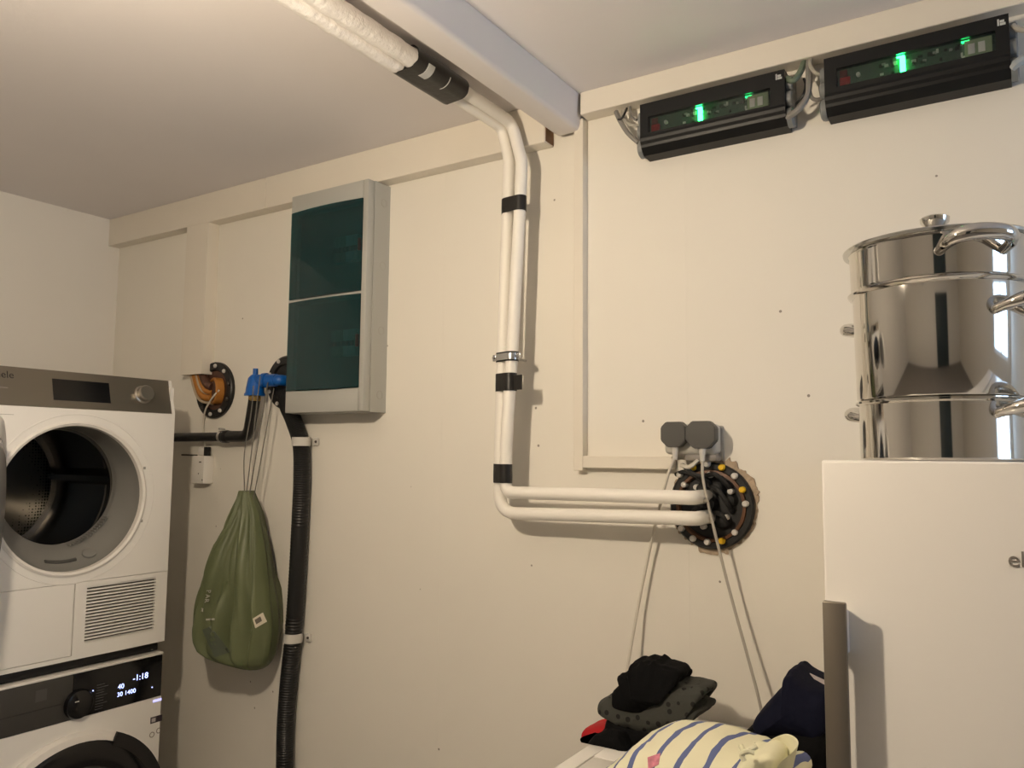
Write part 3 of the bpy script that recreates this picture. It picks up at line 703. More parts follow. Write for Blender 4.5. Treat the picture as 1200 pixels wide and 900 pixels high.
# a short orange pipe stub and conduits bending up behind the column
LT('pipe_stub', [(.050, 0), (.050, .026), (.047, .030), (.040, .030), (.038, .012), (0, .012)], LC+Vector((.020, 0, -.004)), M_ORANGE, lf, axis=(-.35, -1, 0), seg=32)
LT('stub_seal', [(.037, .010), (.037, .026), (0, .028)], LC+Vector((.018, 0, -.004)), M_BROWN, lf, axis=(-.35, -1, 0), seg=24)
for (dz, x1, r, m_) in ((-.034, -2.662, .0125, M_ORANGE), (.010, -2.612, .016, M_BROWN), (-.012, -2.634, .010, M_ORANGE)):
    st = LC+Vector((.004, -.022, dz))
    TB('conduit', crom([st, Vector(((st.x+x1)/2-.004, YW-.024, st.z+.018)), Vector((x1, YW-.021, 1.785)), Vector((x1, YW-.020, 1.84))], 6), r, m_, lf, 14)
for (dz, x1) in ((-.020, -2.647), (-.052, -2.680)):
    st = LC+Vector((.000, -.014, dz)); TB('conduit_edge', crom([st, Vector(((st.x+x1)/2-.004, YW-.030, st.z+.022)), Vector((x1, YW-.030, 1.79))], 6), .005, M_TAN, lf, 8)
P = crom([onY(257, 457, .035), onY(249, 466, .045), onY(241, 480, .03), onY(238, 496, .012), onY(238.5, 515, .012), onY(242, 533, .02)], 8)
tag(TB('thin_cable', P, .0032, M_CABLEW, seg=8), 'thin pale cable from the orange conduits to the small white wall box', 'cable')
P = crom([onY(243, 486, .02), onY(241, 500, .010), onY(240.5, 530, .010)], 6)

jx0, jx1 = onY(224.5, 550, .045).x, onY(238.5, 550, .045).x; jz0, jz1 = onY(236, 567, .045).z, onY(236, 538, .045).z
jb = thing('wall_box', ((jx0+jx1)/2, YW, jz0), 'small white wall box with a dark plug in its top, below the black pipe', 'wall box')
bm = bmesh.new(); box(bm, (jx0, YW-.045, jz0), (jx1, YW, jz1+.012), .004, 2); finish('housing', bm, M_WHITEP, jb, smooth='auto')
BX('bracket', (jx0+.01, YW-.030, jz1+.012), (jx1-.02, YW, jz1+.045), M_WHITEP, jb, .006)
BX('plug', (jx1-.022, YW-.032, jz1+.010), (jx1-.006, YW-.012, jz1+.045), M_BLACKP, jb, .002)
for (x, y, w) in ((234.5, 541.5, .012), (236.8, 562.5, .005), (232.5, 555, .004)):
    p = onY(x, y, .0455); BX('slot', p+Vector((-w/2, -.0005, -.0022)), p+Vector((w/2, .0015, .0022)), M_SCREW, jb)
TB('hook', [onY(213, 533, .03), onY(231, 533.5, .02)], .003, M_SCREW, jb, 8)

# second flange, blue elbow, black hose and pipe
F2 = Vector((-2.163, YW, 1.725)); R2 = .094
f2 = thing('conduit_entry_flange', F2, 'round black wall flange behind the blue elbow, partly covered by the fuse box', 'flange', 'wall flanges')
LT('clamp_ring', [(R2, 0), (R2, .010), (R2-.006, .016), (.066, .016), (.062, .010), (.062, 0)], F2, M_BLACKP, f2, axis=(0, -1, 0), seg=40, close=True)
LT('rubber_plate', [(.064, 0), (.064, .008), (0, .008)], F2, M_BLACKR, f2, axis=(0, -1, 0), seg=40)
for k in range(8):
    a = 2*PI*(k+.5)/8; LT('bolt_cap', [(.007, 0), (.007, .004), (0, .006)], F2+Vector((.08*math.cos(a), -.016, .08*math.sin(a))), M_CAP, f2, axis=(0, -1, 0), seg=10)
EB = onY(299, 448, .07)
be = thing('water_elbow', Vector((EB.x, YW, EB.z-.06)), 'bright blue plastic pipe elbow by the fuse box', 'pipe fitting')
zt_, zb_ = onY(300, 432, .07).z, onY(298, 464, .07).z
LT('elbow_body', [(.009, zt_-EB.z), (.009, zt_-EB.z-.020), (.016, zt_-EB.z-.024), (.024, zt_-EB.z-.034), (.030, zb_-EB.z+.030), (.032, zb_-EB.z+.012), (.036, zb_-EB.z+.006), (.036, zb_-EB.z)], (EB.x, EB.y, EB.z), M_BLUE, be, seg=24)
EE = Vector((F2.x+.0, YW-.050, F2.z+.004)); ax_ = (EE-Vector((EB.x, EB.y, zt_-.042)))
LT('elbow_socket', [(.020, .0), (.022, .03), (.026, .034), (.026, ax_.length*.55), (.022, ax_.length*.58), (.022, ax_.length), ], (EB.x, EB.y, zt_-.042), M_BLUE, be, axis=ax_, seg=24)
TB('elbow_pipe', fillet([EE-ax_.normalized()*.005, EE+Vector((.014, 0, 0)), Vector((F2.x+.014, YW, F2.z+.004))], .02), .019, M_BLUE, be, 16)
hz = onY(295, 511.5, .04).z
ho = thing('water_pipe', Vector((-2.5, YW, hz)), 'black water hose dropping from the blue elbow into a level black pipe', 'pipe')
hx = onY(288, 508, .05).x
LT('brass_nut', [(.019, zb_+.004), (.021, zb_), (.021, zb_-.014), (.018, zb_-.018)], (EB.x, EB.y, 0), M_BRASS, ho, seg=8)
TB('hose', fillet([Vector((EB.x, EB.y, zb_-.014)), Vector((hx+.008, YW-.045, hz)), Vector((hx-.10, YW-.042, hz))], .035), .0205, M_BLACKP, ho, 16)
TB('level_pipe', [Vector((hx-.07, YW-.042, hz)), Vector((-2.9, YW-.042, hz-.002))], .0165, M_BLACKP, ho, 16)
cx_ = onY(262, 511, .042).x
LT('hose_clip', [(.0205, -.008), (.0225, -.008), (.0225, .006), (.0205, .006)], (cx_-.006, YW-.042, hz), M_CHROME, ho, axis=(1, 0, 0), seg=20, close=True)
LT('pipe_collar', [(.021, .0), (.023, .006), (.023, .022), (.020, .028)], (cx_+.004, YW-.042, hz), M_BLACKP, ho, axis=(1, 0, 0), seg=20)
TB('clip_screw', [Vector((cx_-.012, YW-.055, hz+.028)), Vector((cx_+.022, YW-.055, hz+.026))], .003, M_CHROME, ho, 8)

# thick corrugated conduit
cps = [F2+Vector((.035, -.005, -.03)), F2+Vector((.040, -.034, -.075))]+[onY(x, y, .036) for x, y in ((344, 492), (352.5, 520), (353.5, 560), (351.5, 610), (348, 680), (343.5, 745), (338, 800), (334.5, 850), (333.5, 898))]
cps += [Vector((cps[-1].x, YW-.036, .25)), Vector((cps[-1].x, YW-.036, .0))]
P = crom(cps, 34)
bm = bmesh.new(); tube(bm, P, [.0285 if i % 2 else .0268 for i in range(len(P))], 16)
tag(finish('corrugated_conduit', bm, M_BLACKP, smooth='auto'), 'thick black corrugated conduit running down the wall below the fuse box', 'conduit')
for (x, y, lab) in ((353, 517.5, 'pale grey conduit clip just under the fuse box'), (343.5, 747, 'pale grey conduit clip beside the green bag')):
    c = onY(x, y, .036); cl = thing('conduit_clip', Vector((c.x, YW, c.z)), lab, 'pipe clip', 'conduit clips')
    LT('clip_band', [(.0292, -.0145), (.0315, -.0145), (.0315, .0145), (.0292, .0145)], c, M_CAP, cl, seg=28, close=True)
    BX('clip_foot', (c.x+.026, YW-.012, c.z-.0135), (c.x+.052, YW, c.z+.0135), M_CAP, cl, .005)
    LT('clip_screw', [(.0045, 0), (.004, .003), (0, .003)], (c.x+.044, YW-.012, c.z), M_SCREW, cl, axis=(0, -1, 0), seg=10)

# ------------------------------------------------------------------ green drawstring bag
SB = .105
rows = [(575, 284, 293), (583, 281, 296), (600, 276, 302), (620, 269.5, 305.5), (645, 260, 309.5), (670, 251.5, 313), (695, 244, 316), (715, 238.5, 319), (735, 234, 321), (750, 233.5, 320), (761, 237, 318), (770, 248, 314), (777, 264, 309), (782, 284, 306)]
M_BAG = mat('green_nylon', (.125, .145, .070), .42, bump=.25, bscale=22, var=.12, vscale=10)
NS = 96; bm = bmesh.new(); ringsv = []
zt0 = onY(288, 575, SB).z; zb0 = onY(288, 782, SB).z
fine = []
for i in range(len(rows)-1):
    for k in range(4):
        t_ = k/4; a_, b_ = rows[i], rows[i+1]; fine.append(tuple(a_[j]*(1-t_)+b_[j]*t_ for j in range(3)))
fine.append(rows[-1])
for (y, xl, xr) in fine:
    L = onY(xl, y, SB); R = onY(xr, y, SB); cx = (L.x+R.x)/2; hw = (R.x-L.x)/2*.87; z = (L.z+R.z)/2
    q = max(0, min(1, (zt0-z)/(zt0-zb0)))                       # 0 top .. 1 bottom
    dep = .018+.075*math.sin(min(1, q*1.08)*PI*.62)**1.2
    if q > .9: dep *= math.sqrt(max(.04, 1-((q-.9)/.1)**2))
    ring = []
    for k in range(NS):
        a = 2*PI*k/NS
        ph = 4*noise.noise(Vector((math.cos(a)*1.6, math.sin(a)*1.6, q*1.3)))
        fold = (1-q)**.6*.22*math.sin(13*a+2*q+ph)+.14*(1-q)*math.sin(23*a+2-ph)+.10*q*noise.noise(Vector((math.cos(a)*3, math.sin(a)*3, q*4)))+.07*math.exp(-((q-.7)/.3)**2)*math.sin(5*a+5*q)+.04*math.sin(13*a-4*q)*(1-q*.6)
        crease = -.30*math.exp(-((a-(1.5*PI+.80+.15*q))/.10)**2)*math.exp(-((q-.30)/.28)**2) - .14*math.exp(-((a-(1.5*PI+1.15-.3*q))/.09)**2)*math.exp(-((q-.75)/.25)**2) - .12*math.exp(-((a-(1.5*PI+.25))/.08)**2)*math.exp(-((q-.4)/.3)**2)
        ex = .86
        ca, sa = math.cos(a), math.sin(a)
        px = hw*math.copysign(abs(ca)**ex, ca); py = dep*math.copysign(abs(sa)**ex, sa)*(1+fold*2.3+crease*2.6)
        zz = z+.010*noise.noise(Vector((px*12, py*12, z*7)))*(q > .3)
        ring.append(bm.verts.new((cx+px*(1+.0*fold), YW-SB+py, zz)))
    ringsv.append(ring)
for A_, B_ in zip(ringsv, ringsv[1:]):
    for k in range(NS): bm.faces.new((A_[k], A_[(k+1) % NS], B_[(k+1) % NS], B_[k]))
bm.faces.new(ringsv[0]); bm.faces.new(ringsv[-1][::-1])
bg = thing('drawstring_bag', Vector(((onY(288, 575, SB).x), YW-SB, zb0)), 'green drawstring bag hanging by thin cords from the blue elbow', 'bag')
nt = M_BAG.node_tree
bo = finish('pouch', bm, M_BAG, bg, smooth=True)
HIT = [bo]
def bag_hit(x, y):                             # point of the pouch surface at a photo position
    d = ray(x, y).normalized(); o_ = CAM-ORG[HIT[0].name]
    hit, loc, nrm, idx = HIT[0].ray_cast(o_, d)
    return (loc+ORG[HIT[0].name], nrm) if hit else (onY(x, y, .17), Vector((0, -1, 0)))
bpy.context.view_layer.update()
TOPB = onY(288.5, 577, SB)
for (x0, y0, s0, x1, y1, s1) in ((286.5, 576, .11, 297, 452, .112), (289, 576, .118, 305, 440, .112), (292.5, 578, .11, 314, 448, .078), (296, 590, .10, 321, 455, .085)):
    a, b = onY(x0, y0, s0), onY(x1, y1, s1); m1 = a.lerp(b, .35)+Vector((-.012 if x1 < 300 else .006, -.004, 0))
    TB('drawstring', crom([a, m1, a.lerp(b, .75), b], 6), .0019, mat('grey_string', (.16, .15, .13), .6), bg, 6)
p, n = bag_hit(302, 724)
def patch(name, corners, m, parent, lift=.0016, nn=6):
    bmp = bmesh.new(); g = []
    for i in range(nn+1):
        row = []
        for j in range(nn+1):
            u, v = i/nn, j/nn
            x = (corners[0][0]*(1-u)+corners[1][0]*u)*(1-v)+(corners[3][0]*(1-u)+corners[2][0]*u)*v
            y = (corners[0][1]*(1-u)+corners[1][1]*u)*(1-v)+(corners[3][1]*(1-u)+corners[2][1]*u)*v
            pt_, n_ = bag_hit(x, y); row.append((bmp.verts.new(pt_+n_*lift), bmp.verts.new(pt_-n_*.001)))
        g.append(row)
    for i in range(nn):
        for j in range(nn):
            bmp.faces.new([g[i][j][0], g[i+1][j][0], g[i+1][j+1][0], g[i][j+1][0]]); bmp.faces.new([g[i][j][1], g[i][j+1][1], g[i+1][j+1][1], g[i+1][j][1]])
    for i in range(nn):
        for (a_, b_) in (((i, 0), (i+1, 0)), ((i, nn), (i+1, nn)), ((0, i), (0, i+1)), ((nn, i), (nn, i+1))):
            bmp.faces.new([g[a_[0]][a_[1]][0], g[b_[0]][b_[1]][0], g[b_[0]][b_[1]][1], g[a_[0]][a_[1]][1]])
    return finish(name, bmp, m, parent, smooth='auto')
patch('blue_grey_patch', ((237, 738), (247, 734), (270, 764), (252, 770)), mat('blue_grey_tone', (.095, .115, .080), .55), bg, .0014, 6)  # blue-grey area low on the left of the pouch
lt_ = patch('care_label', ((296, 725), (307.5, 718), (312, 728.5), (299, 736)), mat('cream_label', (.72, .66, .54), .6), bg, .004, 4)
patch('label_print', ((297.5, 726.5), (304, 722.5), (306, 727.5), (299.5, 731.5)), mat('label_print_grey', (.16, .14, .11), .6), lt_, .0055, 3)
M_PRINT = mat('pale_print', (.46, .45, .38), .6)
patch('text_line', ((241.5, 725), (251.5, 724.5), (251.5, 726.5), (241.5, 727)), M_PRINT, bg, .0012, 3)
for (ch, x, y) in (('P', 241.5, 691), ('A', 240.5, 696), ('R', 239.5, 701.5), ('K', 237.5, 712)):
    p, n = bag_hit(x+1.5, y); n = Vector((n.x, n.y, 0)).normalized(); side = Vector((-n.y, n.x, 0)); side = side if side.x > 0 else -side
    text('lettering', ch, .020, p+n*.006-side*.004, Vector((0, 0, -1)), side, M_PRINT, bg, ext=.0012)

# ------------------------------------------------------------------ control modules under the board
def module(x0, x1, xl, xr, label, wpx):
    zt_ = 2.383
    t = thing('control_module', ((x0+x1)/2, YW, 2.25), label, 'control box', 'black control modules with green lights')
    bm = bmesh.new()
    ZF = 2.299
    prf = [(.0, zt_), (.046, zt_), (.046, ZF), (.064, ZF), (.0655, 2.292), (.064, 2.284), (.060, 2.277), (.058, 2.270), (.040, 2.254), (.0, 2.252)]
    prism(bm, [(x0, YW-s, z) for s, z in prf], (x1-x0, 0, 0))
    W = [onY(*q_, .064) for q_ in wpx]
    a, b = (W[0].x+W[3].x)/2, (W[1].x+W[2].x)/2; c, d = (W[2].z+W[3].z)/2, (W[0].z+W[1].z)/2
    c = max(c, ZF+.0005)
    for (xa, xb, za, zb) in ((x0, a, ZF, zt_), (b, x1, ZF, zt_), (a, b, d, zt_), (a, b, ZF, c)):
        if zb-za > .0005: box(bm, (xa, YW-.064, za), (xb, YW-.046, zb))
    finish('housing', bm, mat('module_black', (.006, .0065, .007), .42, spec=.35), t)
    pc = BX('circuit_board', (a, YW-.0495, c), (b, YW-.0462, d), M_PCB, t)
    w = b-a; h = d-c
    def comp(nm, u, v, du, dv, dp, m): return BX(nm, (a+u*w, YW-.0495-dp, c+v*h), (a+(u+du)*w, YW-.0495, c+(v+dv)*h), m, pc)
    comp('relay', .02, .08, .07, .4, .008, M_RED); comp('relay', .02, .55, .05, .35, .006, mat('dull_red', (.10, .02, .02), .5))
    comp('connector', .82, .05, .16, .8, .009, mat('pale_green_connector', (.30, .36, .22), .5)); comp('connector', .84, .15, .04, .5, .011, M_CAP); comp('connector', .90, .15, .04, .5, .011, M_CAP)
    LT('capacitor', [(.0045, 0), (.0045, .008), (0, .008)], (a+.145*w, YW-.0495, c+.5*h), M_CAP, pc, axis=(0, -1, 0), seg=10)
    for k in range(30):
        random.seed(k); u = .22+.6*random.random(); v = .1+.7*random.random(); comp('chip', u, v, .012+.02*random.random(), .08+.12*random.random(), .003, random.choice([M_BLACKP, M_CAP, M_BLACKP, M_GREYP]))
    comp('green_light', .42, .14, .034, .72, .006, M_LED); comp('green_light', .80, .86, .05, .08, .004, M_LED2); comp('green_light', .40, .90, .05, .06, .004, M_LED)
    BX('window_pane', (a+.0005, YW-.0615, c+.0005), (b-.0005, YW-.0600, d-.0005), M_SMOKE, t)
    p = Vector((x1-.020, YW-.0642, zt_-.022))
    for (dx, dz, dw, dh) in ((0, 0, .003, .014), (.0042, 0, .010, .005), (.0042, .006, .008, .005)): BX('emblem', p+Vector((dx, -.0004, dz)), p+Vector((dx+dw, .0003, dz+dh)), mat('emblem_print', (.55, .57, .55), .5), t)
    # grey end pieces with rounded lobes
    for (xa, xb) in ((x0-.014, x0-.0003), (x1+.0003, x1+.014)):
        bm = bmesh.new()
        for (s, z, r) in ((.032, 2.355, .020), (.036, 2.318, .021), (.032, 2.276, .024)): lathe(bm, [(r-.004, xa), (r, xa+.003), (r, xb)] if xa < x0 else [(r, xa), (r, xb-.003), (r-.004, xb)], (0, YW-s, z), (1, 0, 0), 20)
        box(bm, (xa+.002, YW-.03, 2.262), (xb-.002, YW, 2.372)); finish('end_piece', bm, mat('grey_end_plastic', (.20, .21, .21), .4), t, smooth='auto')
    return t
m1 = module(onY(750, 140, .064).x, onY(919.5, 100, .064).x, 0, 0, 'black control module with a green light nearer the ceiling beam', ((759, 137.5), (902, 102), (903, 122), (760, 156)))
m2 = module(onY(965.5, 80, .064).x, onY(1183, 40, .064).x, 0, 0, 'black control module with a green light above the cooking pot', ((980, 80), (1166, 35.5), (1167, 60.5), (980, 100.5)))
def cab(L, r, m, label, grp='grey cables at the control modules'):
    tag(TB('control_cable', crom(wpts(L), 7), r, m, seg=8), label, 'cable', grp)
M_CG = mat('control_cable_grey', (.22, .21, .195), .5); M_CG2 = mat('control_cable_pale', (.40, .38, .33), .5)
cab([(722, 131, .03), (727, 142, .04), (736, 156, .045), (748, 167, .04)], .0065, M_CG, 'thick grey cable sagging into the free end of the first module')
cab([(731, 129, .03), (730, 138, .04), (738, 146, .042), (749, 147, .035)], .004, M_CG2, 'thin pale cable curling into the free end of the first module')
cab([(738, 124, .025), (740, 136, .03), (746, 141, .03)], .0035, M_CG, 'short grey cable beside the first module')
tag(TB('cable_tie', crom(wpts([(724.5, 140, .045), (728, 139, .047), (732, 133, .045), (734.5, 127, .03)]), 5), .003, M_BLACKP, seg=8), 'black cable tie round the cables beside the first module', 'cable tie')
cab([(922, 92, .05), (930, 94, .055), (938, 84, .045), (944, 68, .03)], .0075, mat('green_grey_cable', (.13, .17, .12), .5), 'green tinted grey cable rising between the two modules')
cab([(922, 138, .05), (936, 128, .06), (946, 112, .055), (948, 92, .045), (947, 68, .03)], .0075, M_CG, 'thick grey cable looping between the two modules')
cab([(933, 122, .05), (941, 112, .06), (944, 100, .05), (942, 92, .045)], .003, M_BLACKP, 'thin black cable inside the loop between the modules')
cab([(950, 66, .03), (949.5, 76, .045), (954, 84, .05), (962, 88, .045)], .0045, M_CG2, 'pale cable curling into the second module from above')
cab([(948, 104, .045), (951, 114, .05), (957, 117, .045), (964, 115, .04)], .0045, M_CG, 'grey cable entering the second module low down')
for (x, y) in ((720.5, 131), (934, 72)):
    pass
M_CB = mat('bluish_cable', (.34, .38, .40), .45)
cab([(1186, 80, .05), (1192, 74, .055), (1203, 68, .05)], .0095, M_CB, 'thick pale cable leaving the far end of the second module')
cab([(1186, 30, .05), (1193, 34, .05), (1204, 36, .05)], .006, M_CG2, 'pale cable leaving the far end of the second module above')

# ------------------------------------------------------------------ refrigerator
FX0, FY, FZ = -.256, 1.25, 1.476
FX1 = FX0+.60
fg = thing('refrigerator', ((FX0+FX1)/2, FY+.3, 0), 'white refrigerator with a dark metal bar handle and grey lettering', 'refrigerator')
BX('cabinet', (FX0+.002, FY+.055, .02), (FX1-.002, YW-.02, FZ-.001), M_WHITE, fg, .004)
M_FD = mat('fridge_door_white', (.80, .775, .73), .34, coat=.12)
fd = BX('door', (FX0, FY, .08), (FX1, FY+.05, FZ), M_FD, fg, .004, 3)
BX('plinth', (FX0+.01, FY+.06, 0), (FX1-.01, FY+.10, .08), M_GREYP, fg)
hA_, hB_ = onY(963.5, 703.5, YW-FY+.043), onY(991, 704.5, YW-FY+.043)
hx0, hx1, hzt = hA_.x, hB_.x, hA_.z-.0005
hd = BX('handle', (hx0, FY-.045, hzt-.80), (hx1, FY-.034, hzt), M_HANDLE, fg, .0025, 2)
hd['label'] = 'dark metal bar handle'
for (za, zb) in ((hzt-.075, hzt-.006), (hzt-.79, hzt-.72)):
    bm = bmesh.new(); c = (za+zb)/2; up_ = za > 1
    prism(bm, [(hx0+.004, FY-.0342, zb), (hx0+.004, FY+.001, zb-.012), (hx0+.004, FY+.001, za), (hx0+.004, FY-.0342, za)], (hx1-hx0-.008, 0, 0))
    finish('handle_bracket', bm, M_WHITEP, hd)
tp = onY(1180.5, 663.5, YW-FY+.0006)
text('lettering', 'elvita', .030, tp, (1, 0, 0), (0, 0, 1), M_TEXT, fd, ext=.0012)

# ------------------------------------------------------------------ stacked steel pot
PC = Vector((onY(1097, 300, YW-1.52).x, 1.52, FZ))
pt_ = thing('steam_juicer', PC, 'polished steel three tier cooking pot with lid on the refrigerator', 'pot')
def pz_(y): return onY(1000, y, YW-1.52).z-FZ
r1, r2 = pz_(474), pz_(352)
LT('lower_pot', [(.118, .0), (.1275, .001), (.1287, .0025), (.1288, .004), (.1288, .006), (.1289, .03), (.1295, r1-.006), (.134, r1-.003), (.1345, r1), (.131, r1+.002), (.126, r1-.004), (.12, .012), (.0, .012)], PC, M_STEEL, pt_, seg=96)
LT('middle_pot', [(.120, r1-.012), (.129, r1+.002), (.1318, r1+.006), (.1345, r2-.006), (.1405, r2-.003), (.1425, r2+.0005), (.140, r2+.003), (.132, r2-.004), (.128, r1+.006)], PC, M_STEEL, pt_, seg=96, close=True)
zl = pz_(303)
LT('steamer_tier', [(.127, r2-.01), (.135, r2+.003), (.1368, r2+.007), (.1378, zl-.010), (.140, zl-.006), (.138, zl-.003), (.133, zl-.006), (.130, r2+.01)], PC, M_STEEL, pt_, seg=96, close=True)
ztop = pz_(275)+.004
ld = LT('lid', [(.1395, zl-.0055), (.1475, zl-.004), (.1485, zl), (.146, zl+.0025), (.137, zl+.004), (.125, zl+.008), (.10, zl+.0125), (.06, zl+.0165), (.02, zl+.018), (0, zl+.018), (0, zl+.015), (.06, zl+.013), (.12, zl+.004)], PC, mat('lid_steel', (.58, .58, .55), .16, metal=1), pt_, seg=96)
k0 = zl+.018; k1 = onY(1097, 254, YW-1.52).z-FZ
LT('lid_knob', [(.012, k0-.004), (.012, k0+(k1-k0)*.35), (.015, k0+(k1-k0)*.5), (.0225, k0+(k1-k0)*.72), (.0235, k1-.003), (.019, k1), (0, k1+.0005)], PC, M_STEEL, ld, seg=32)
base_az = math.atan2(CAM.y-PC.y, CAM.x-PC.x)
def handle(z, R, az_deg, half_deg, out, drop, rr):
    pts = []
    az = base_az+math.radians(az_deg)
    for k in range(25):
        t_ = -1+2*k/24; a = az+math.radians(half_deg)*math.copysign(abs(t_)**.75, t_)
        rad = R+out*(1-abs(t_)**3.2) ; pts.append(PC+Vector((rad*math.cos(a), rad*math.sin(a), z+drop*(1-abs(t_)**2))))
    h = TB('loop_handle', pts, lambda q_: rr*(.62+.5*math.sin(PI*q_)), M_STEEL, pt_, 14)
    for p in (pts[0], pts[-1]):
        d_ = Vector((p.x-PC.x, p.y-PC.y, 0)).normalized(); LT('rivet', [(.008, -.002), (.008, .003), (.005, .005), (0, .005)], p-d_*.001, M_STEEL, h, axis=d_, seg=14)
zh = [onY(1100, 297, YW-1.40).z-FZ, onY(1160, 362, YW-1.41).z-FZ, onY(1160, 484, YW-1.41).z-FZ]
for (z, R, az) in ((zh[0], .1375, 22), (zh[1], .134, 53), (zh[2], .1295, 53)):
    handle(z, R, az, 20 if az < 30 else 18, .045, .016, .0118); handle(z, R, az+180, 20 if az < 30 else 16, .045, .012, .0118)

# ------------------------------------------------------------------ cabinet with the clothes
ZT = .86
CX0 = onZ(668, 887, ZT).x; CX1 = FX0-.02
cb = thing('laundry_cabinet', ((CX0+CX1)/2, 1.6, 0), 'low white cabinet carrying folded clothes beside the refrigerator', 'cabinet')
CY0 = 1.22
BX('body', (CX0+.008, CY0+.008, .0), (CX1-.008, YW-.025, ZT-.03), M_WHITE, cb, .003)
g = .036; yg_ = onZ(689, 884, ZT).y
bm = bmesh.new()
box(bm, (CX0, CY0, ZT-.03), (CX0+g, YW-.02, ZT), .003, 2); box(bm, (CX1-g, CY0, ZT-.03), (CX1, YW-.02, ZT), .003, 2)
box(bm, (CX0+g, CY0, ZT-.03), (CX1-g, CY0+g, ZT), .003, 2); box(bm, (CX0+g, yg_, ZT-.03), (CX1-g, YW-.02, ZT), .003, 2)
finish('top_frame', bm, M_WHITE, cb, smooth='auto')
BX('top_panel', (CX0+g+.002, CY0+g+.002, ZT-.03), (CX1-g-.002, yg_-.002, ZT-.001), M_WHITEP, cb, .002)
for k, (za, zb) in enumerate(((.10, .44), (.46, .81))):
    d_ = BX('drawer', (CX0+.02, CY0-.006, za), (CX1-.02, CY0+.008, zb), M_WHITE, cb, .003)
    BX('drawer_pull', ((CX0+CX1)/2-.06, CY0-.018, zb-.06), ((CX0+CX1)/2+.06, CY0-.006, zb-.048), M_CHROME, d_, .003)

def garment(name, px, Yc, depth, m, label, seed=0, amp=.006, freq=14, layers=0, grp='folded clothes on the white cabinet', taper=4.5, lean=0, zbase=None, slope=0, subs=5, parent=None, zoff=.12):
    # px: the outline seen from the front; a soft body of that outline and the given depth is lofted along Y
    mx_ = (min(x for x, y in px)+max(x for x, y in px))/2; hw_ = (max(x for x, y in px)-min(x for x, y in px))/2
    P = [Vector((onY(x, y, YW-Yc-.28*depth*(x-mx_)/hw_).x, 0, onY(x, y, YW-Yc-zoff*depth).z)) for x, y in px]
    cl = P+[P[0]]; dense = []
    n = len(P)
    for i in range(n):
        p0, p1, p2, p3 = P[(i-1) % n], P[i], P[(i+1) % n], P[(i+2) % n]
        for k in range(subs):
            t = k/subs; dense.append(.5*((2*p1)+(p2-p0)*t+(2*p0-5*p1+4*p2-p3)*t*t+(3*p1-p0-3*p2+p3)*t**3))
    zb = min(p.z for p in dense) if zbase is None else zbase; cx = sum(p.x for p in dense)/len(dense); zc = sum(p.z for p in dense)/len(dense)
    bm = bmesh.new(); rings = []; K = 22
    for j in range(K+1):
        t = -1+2*j/K; t = math.copysign(abs(t)**.72, t); sc = max(.02, (1-abs(t)**taper))**(1/taper)
        ring = []
        for p in dense:
            v = Vector((cx+(p.x-cx)*(.35+.65*sc), Yc+t*depth/2+lean*(p.z-zb), zb+(p.z-zb)*sc+slope*t*(p.z-zb)))
            q = Vector((v.x*freq+seed*3.1, v.y*freq+seed, v.z*freq*1.6-seed))
            w = Vector((noise.noise(q), noise.noise(q+Vector((9, 3, 1))), noise.noise(q+Vector((2, 8, 5)))))
            w += Vector((0, 0, -1))*abs(noise.noise(q*1.7+Vector((4, 4, 4))))*1.6 - Vector((0, 1, 0))*(.5-abs(noise.noise(q*1.3)))*1.2
            if layers: w += Vector(((p.x-cx), t*depth/2, 0)).normalized()*math.sin((v.z-zb)*layers)*1.0
            v = v+w*amp*min(1, (v.z-zb)/.02+.1)
            v.z = max(v.z, zb)
            ring.append(bm.verts.new(v))
        rings.append(ring)
    n = len(dense)
    for A_, B_ in zip(rings, rings[1:]):
        for k in range(n): bm.faces.new((A_[k], A_[(k+1) % n], B_[(k+1) % n], B_[k]))
    bm.faces.new(rings[0][::-1]); bm.faces.new(rings[-1])
    if parent is not None: return finish(name, bm, m, parent, smooth=True)
    o = finish(name, bm, m, smooth=True); return tag(o, label, 'clothing', grp)
M_BK = mat('black_cotton', (.0035, .0035, .004), .85, bump=.4, bscale=120, spec=.15)
M_NAVY = mat('navy_cotton', (.005, .006, .017), .85, bump=.3, bscale=120, spec=.15)
M_REDC = mat('red_cotton', (.42, .008, .012), .8, bump=.3, bscale=120)
M_PALE = mat('pale_grey_cotton', (.40, .37, .32), .85, bump=.3, bscale=120)
# dark grey cloth printed with black stars
M_STAR = mat('star_print_cotton', (.055, .055, .048), .85, bump=.3, bscale=120)
nt = M_STAR.node_tree; tc = nt.nodes.new('ShaderNodeTexCoord'); vo = nt.nodes.new('ShaderNodeTexVoronoi'); vo.inputs['Scale'].default_value = 42; vo.inputs['Randomness'].default_value = .5
ls = nt.nodes.new('ShaderNodeMath'); ls.operation = 'LESS_THAN'; ls.inputs[1].default_value = .24
mx = nt.nodes.new('ShaderNodeMix'); mx.data_type = 'RGBA'; mx.inputs[6].default_value = (.040, .041, .035, 1); mx.inputs[7].default_value = (.005, .005, .005, 1)
nt.links.new(tc.outputs['Object'], vo.inputs['Vector']); nt.links.new(vo.outputs['Distance'], ls.inputs[0]); nt.links.new(ls.outputs[0], mx.inputs[0]); nt.links.new(mx.outputs[2], nt.nodes['Principled BSDF'].inputs['Base Color'])
YP = 1.70
garment('black_trousers', [(690, 887), (690, 862), (700, 849), (713, 843), (735, 844), (750, 852), (765, 886)], 1.66, .16, M_BK, 'black garment at the bottom of the pile beside the red one', 1, zbase=ZT)
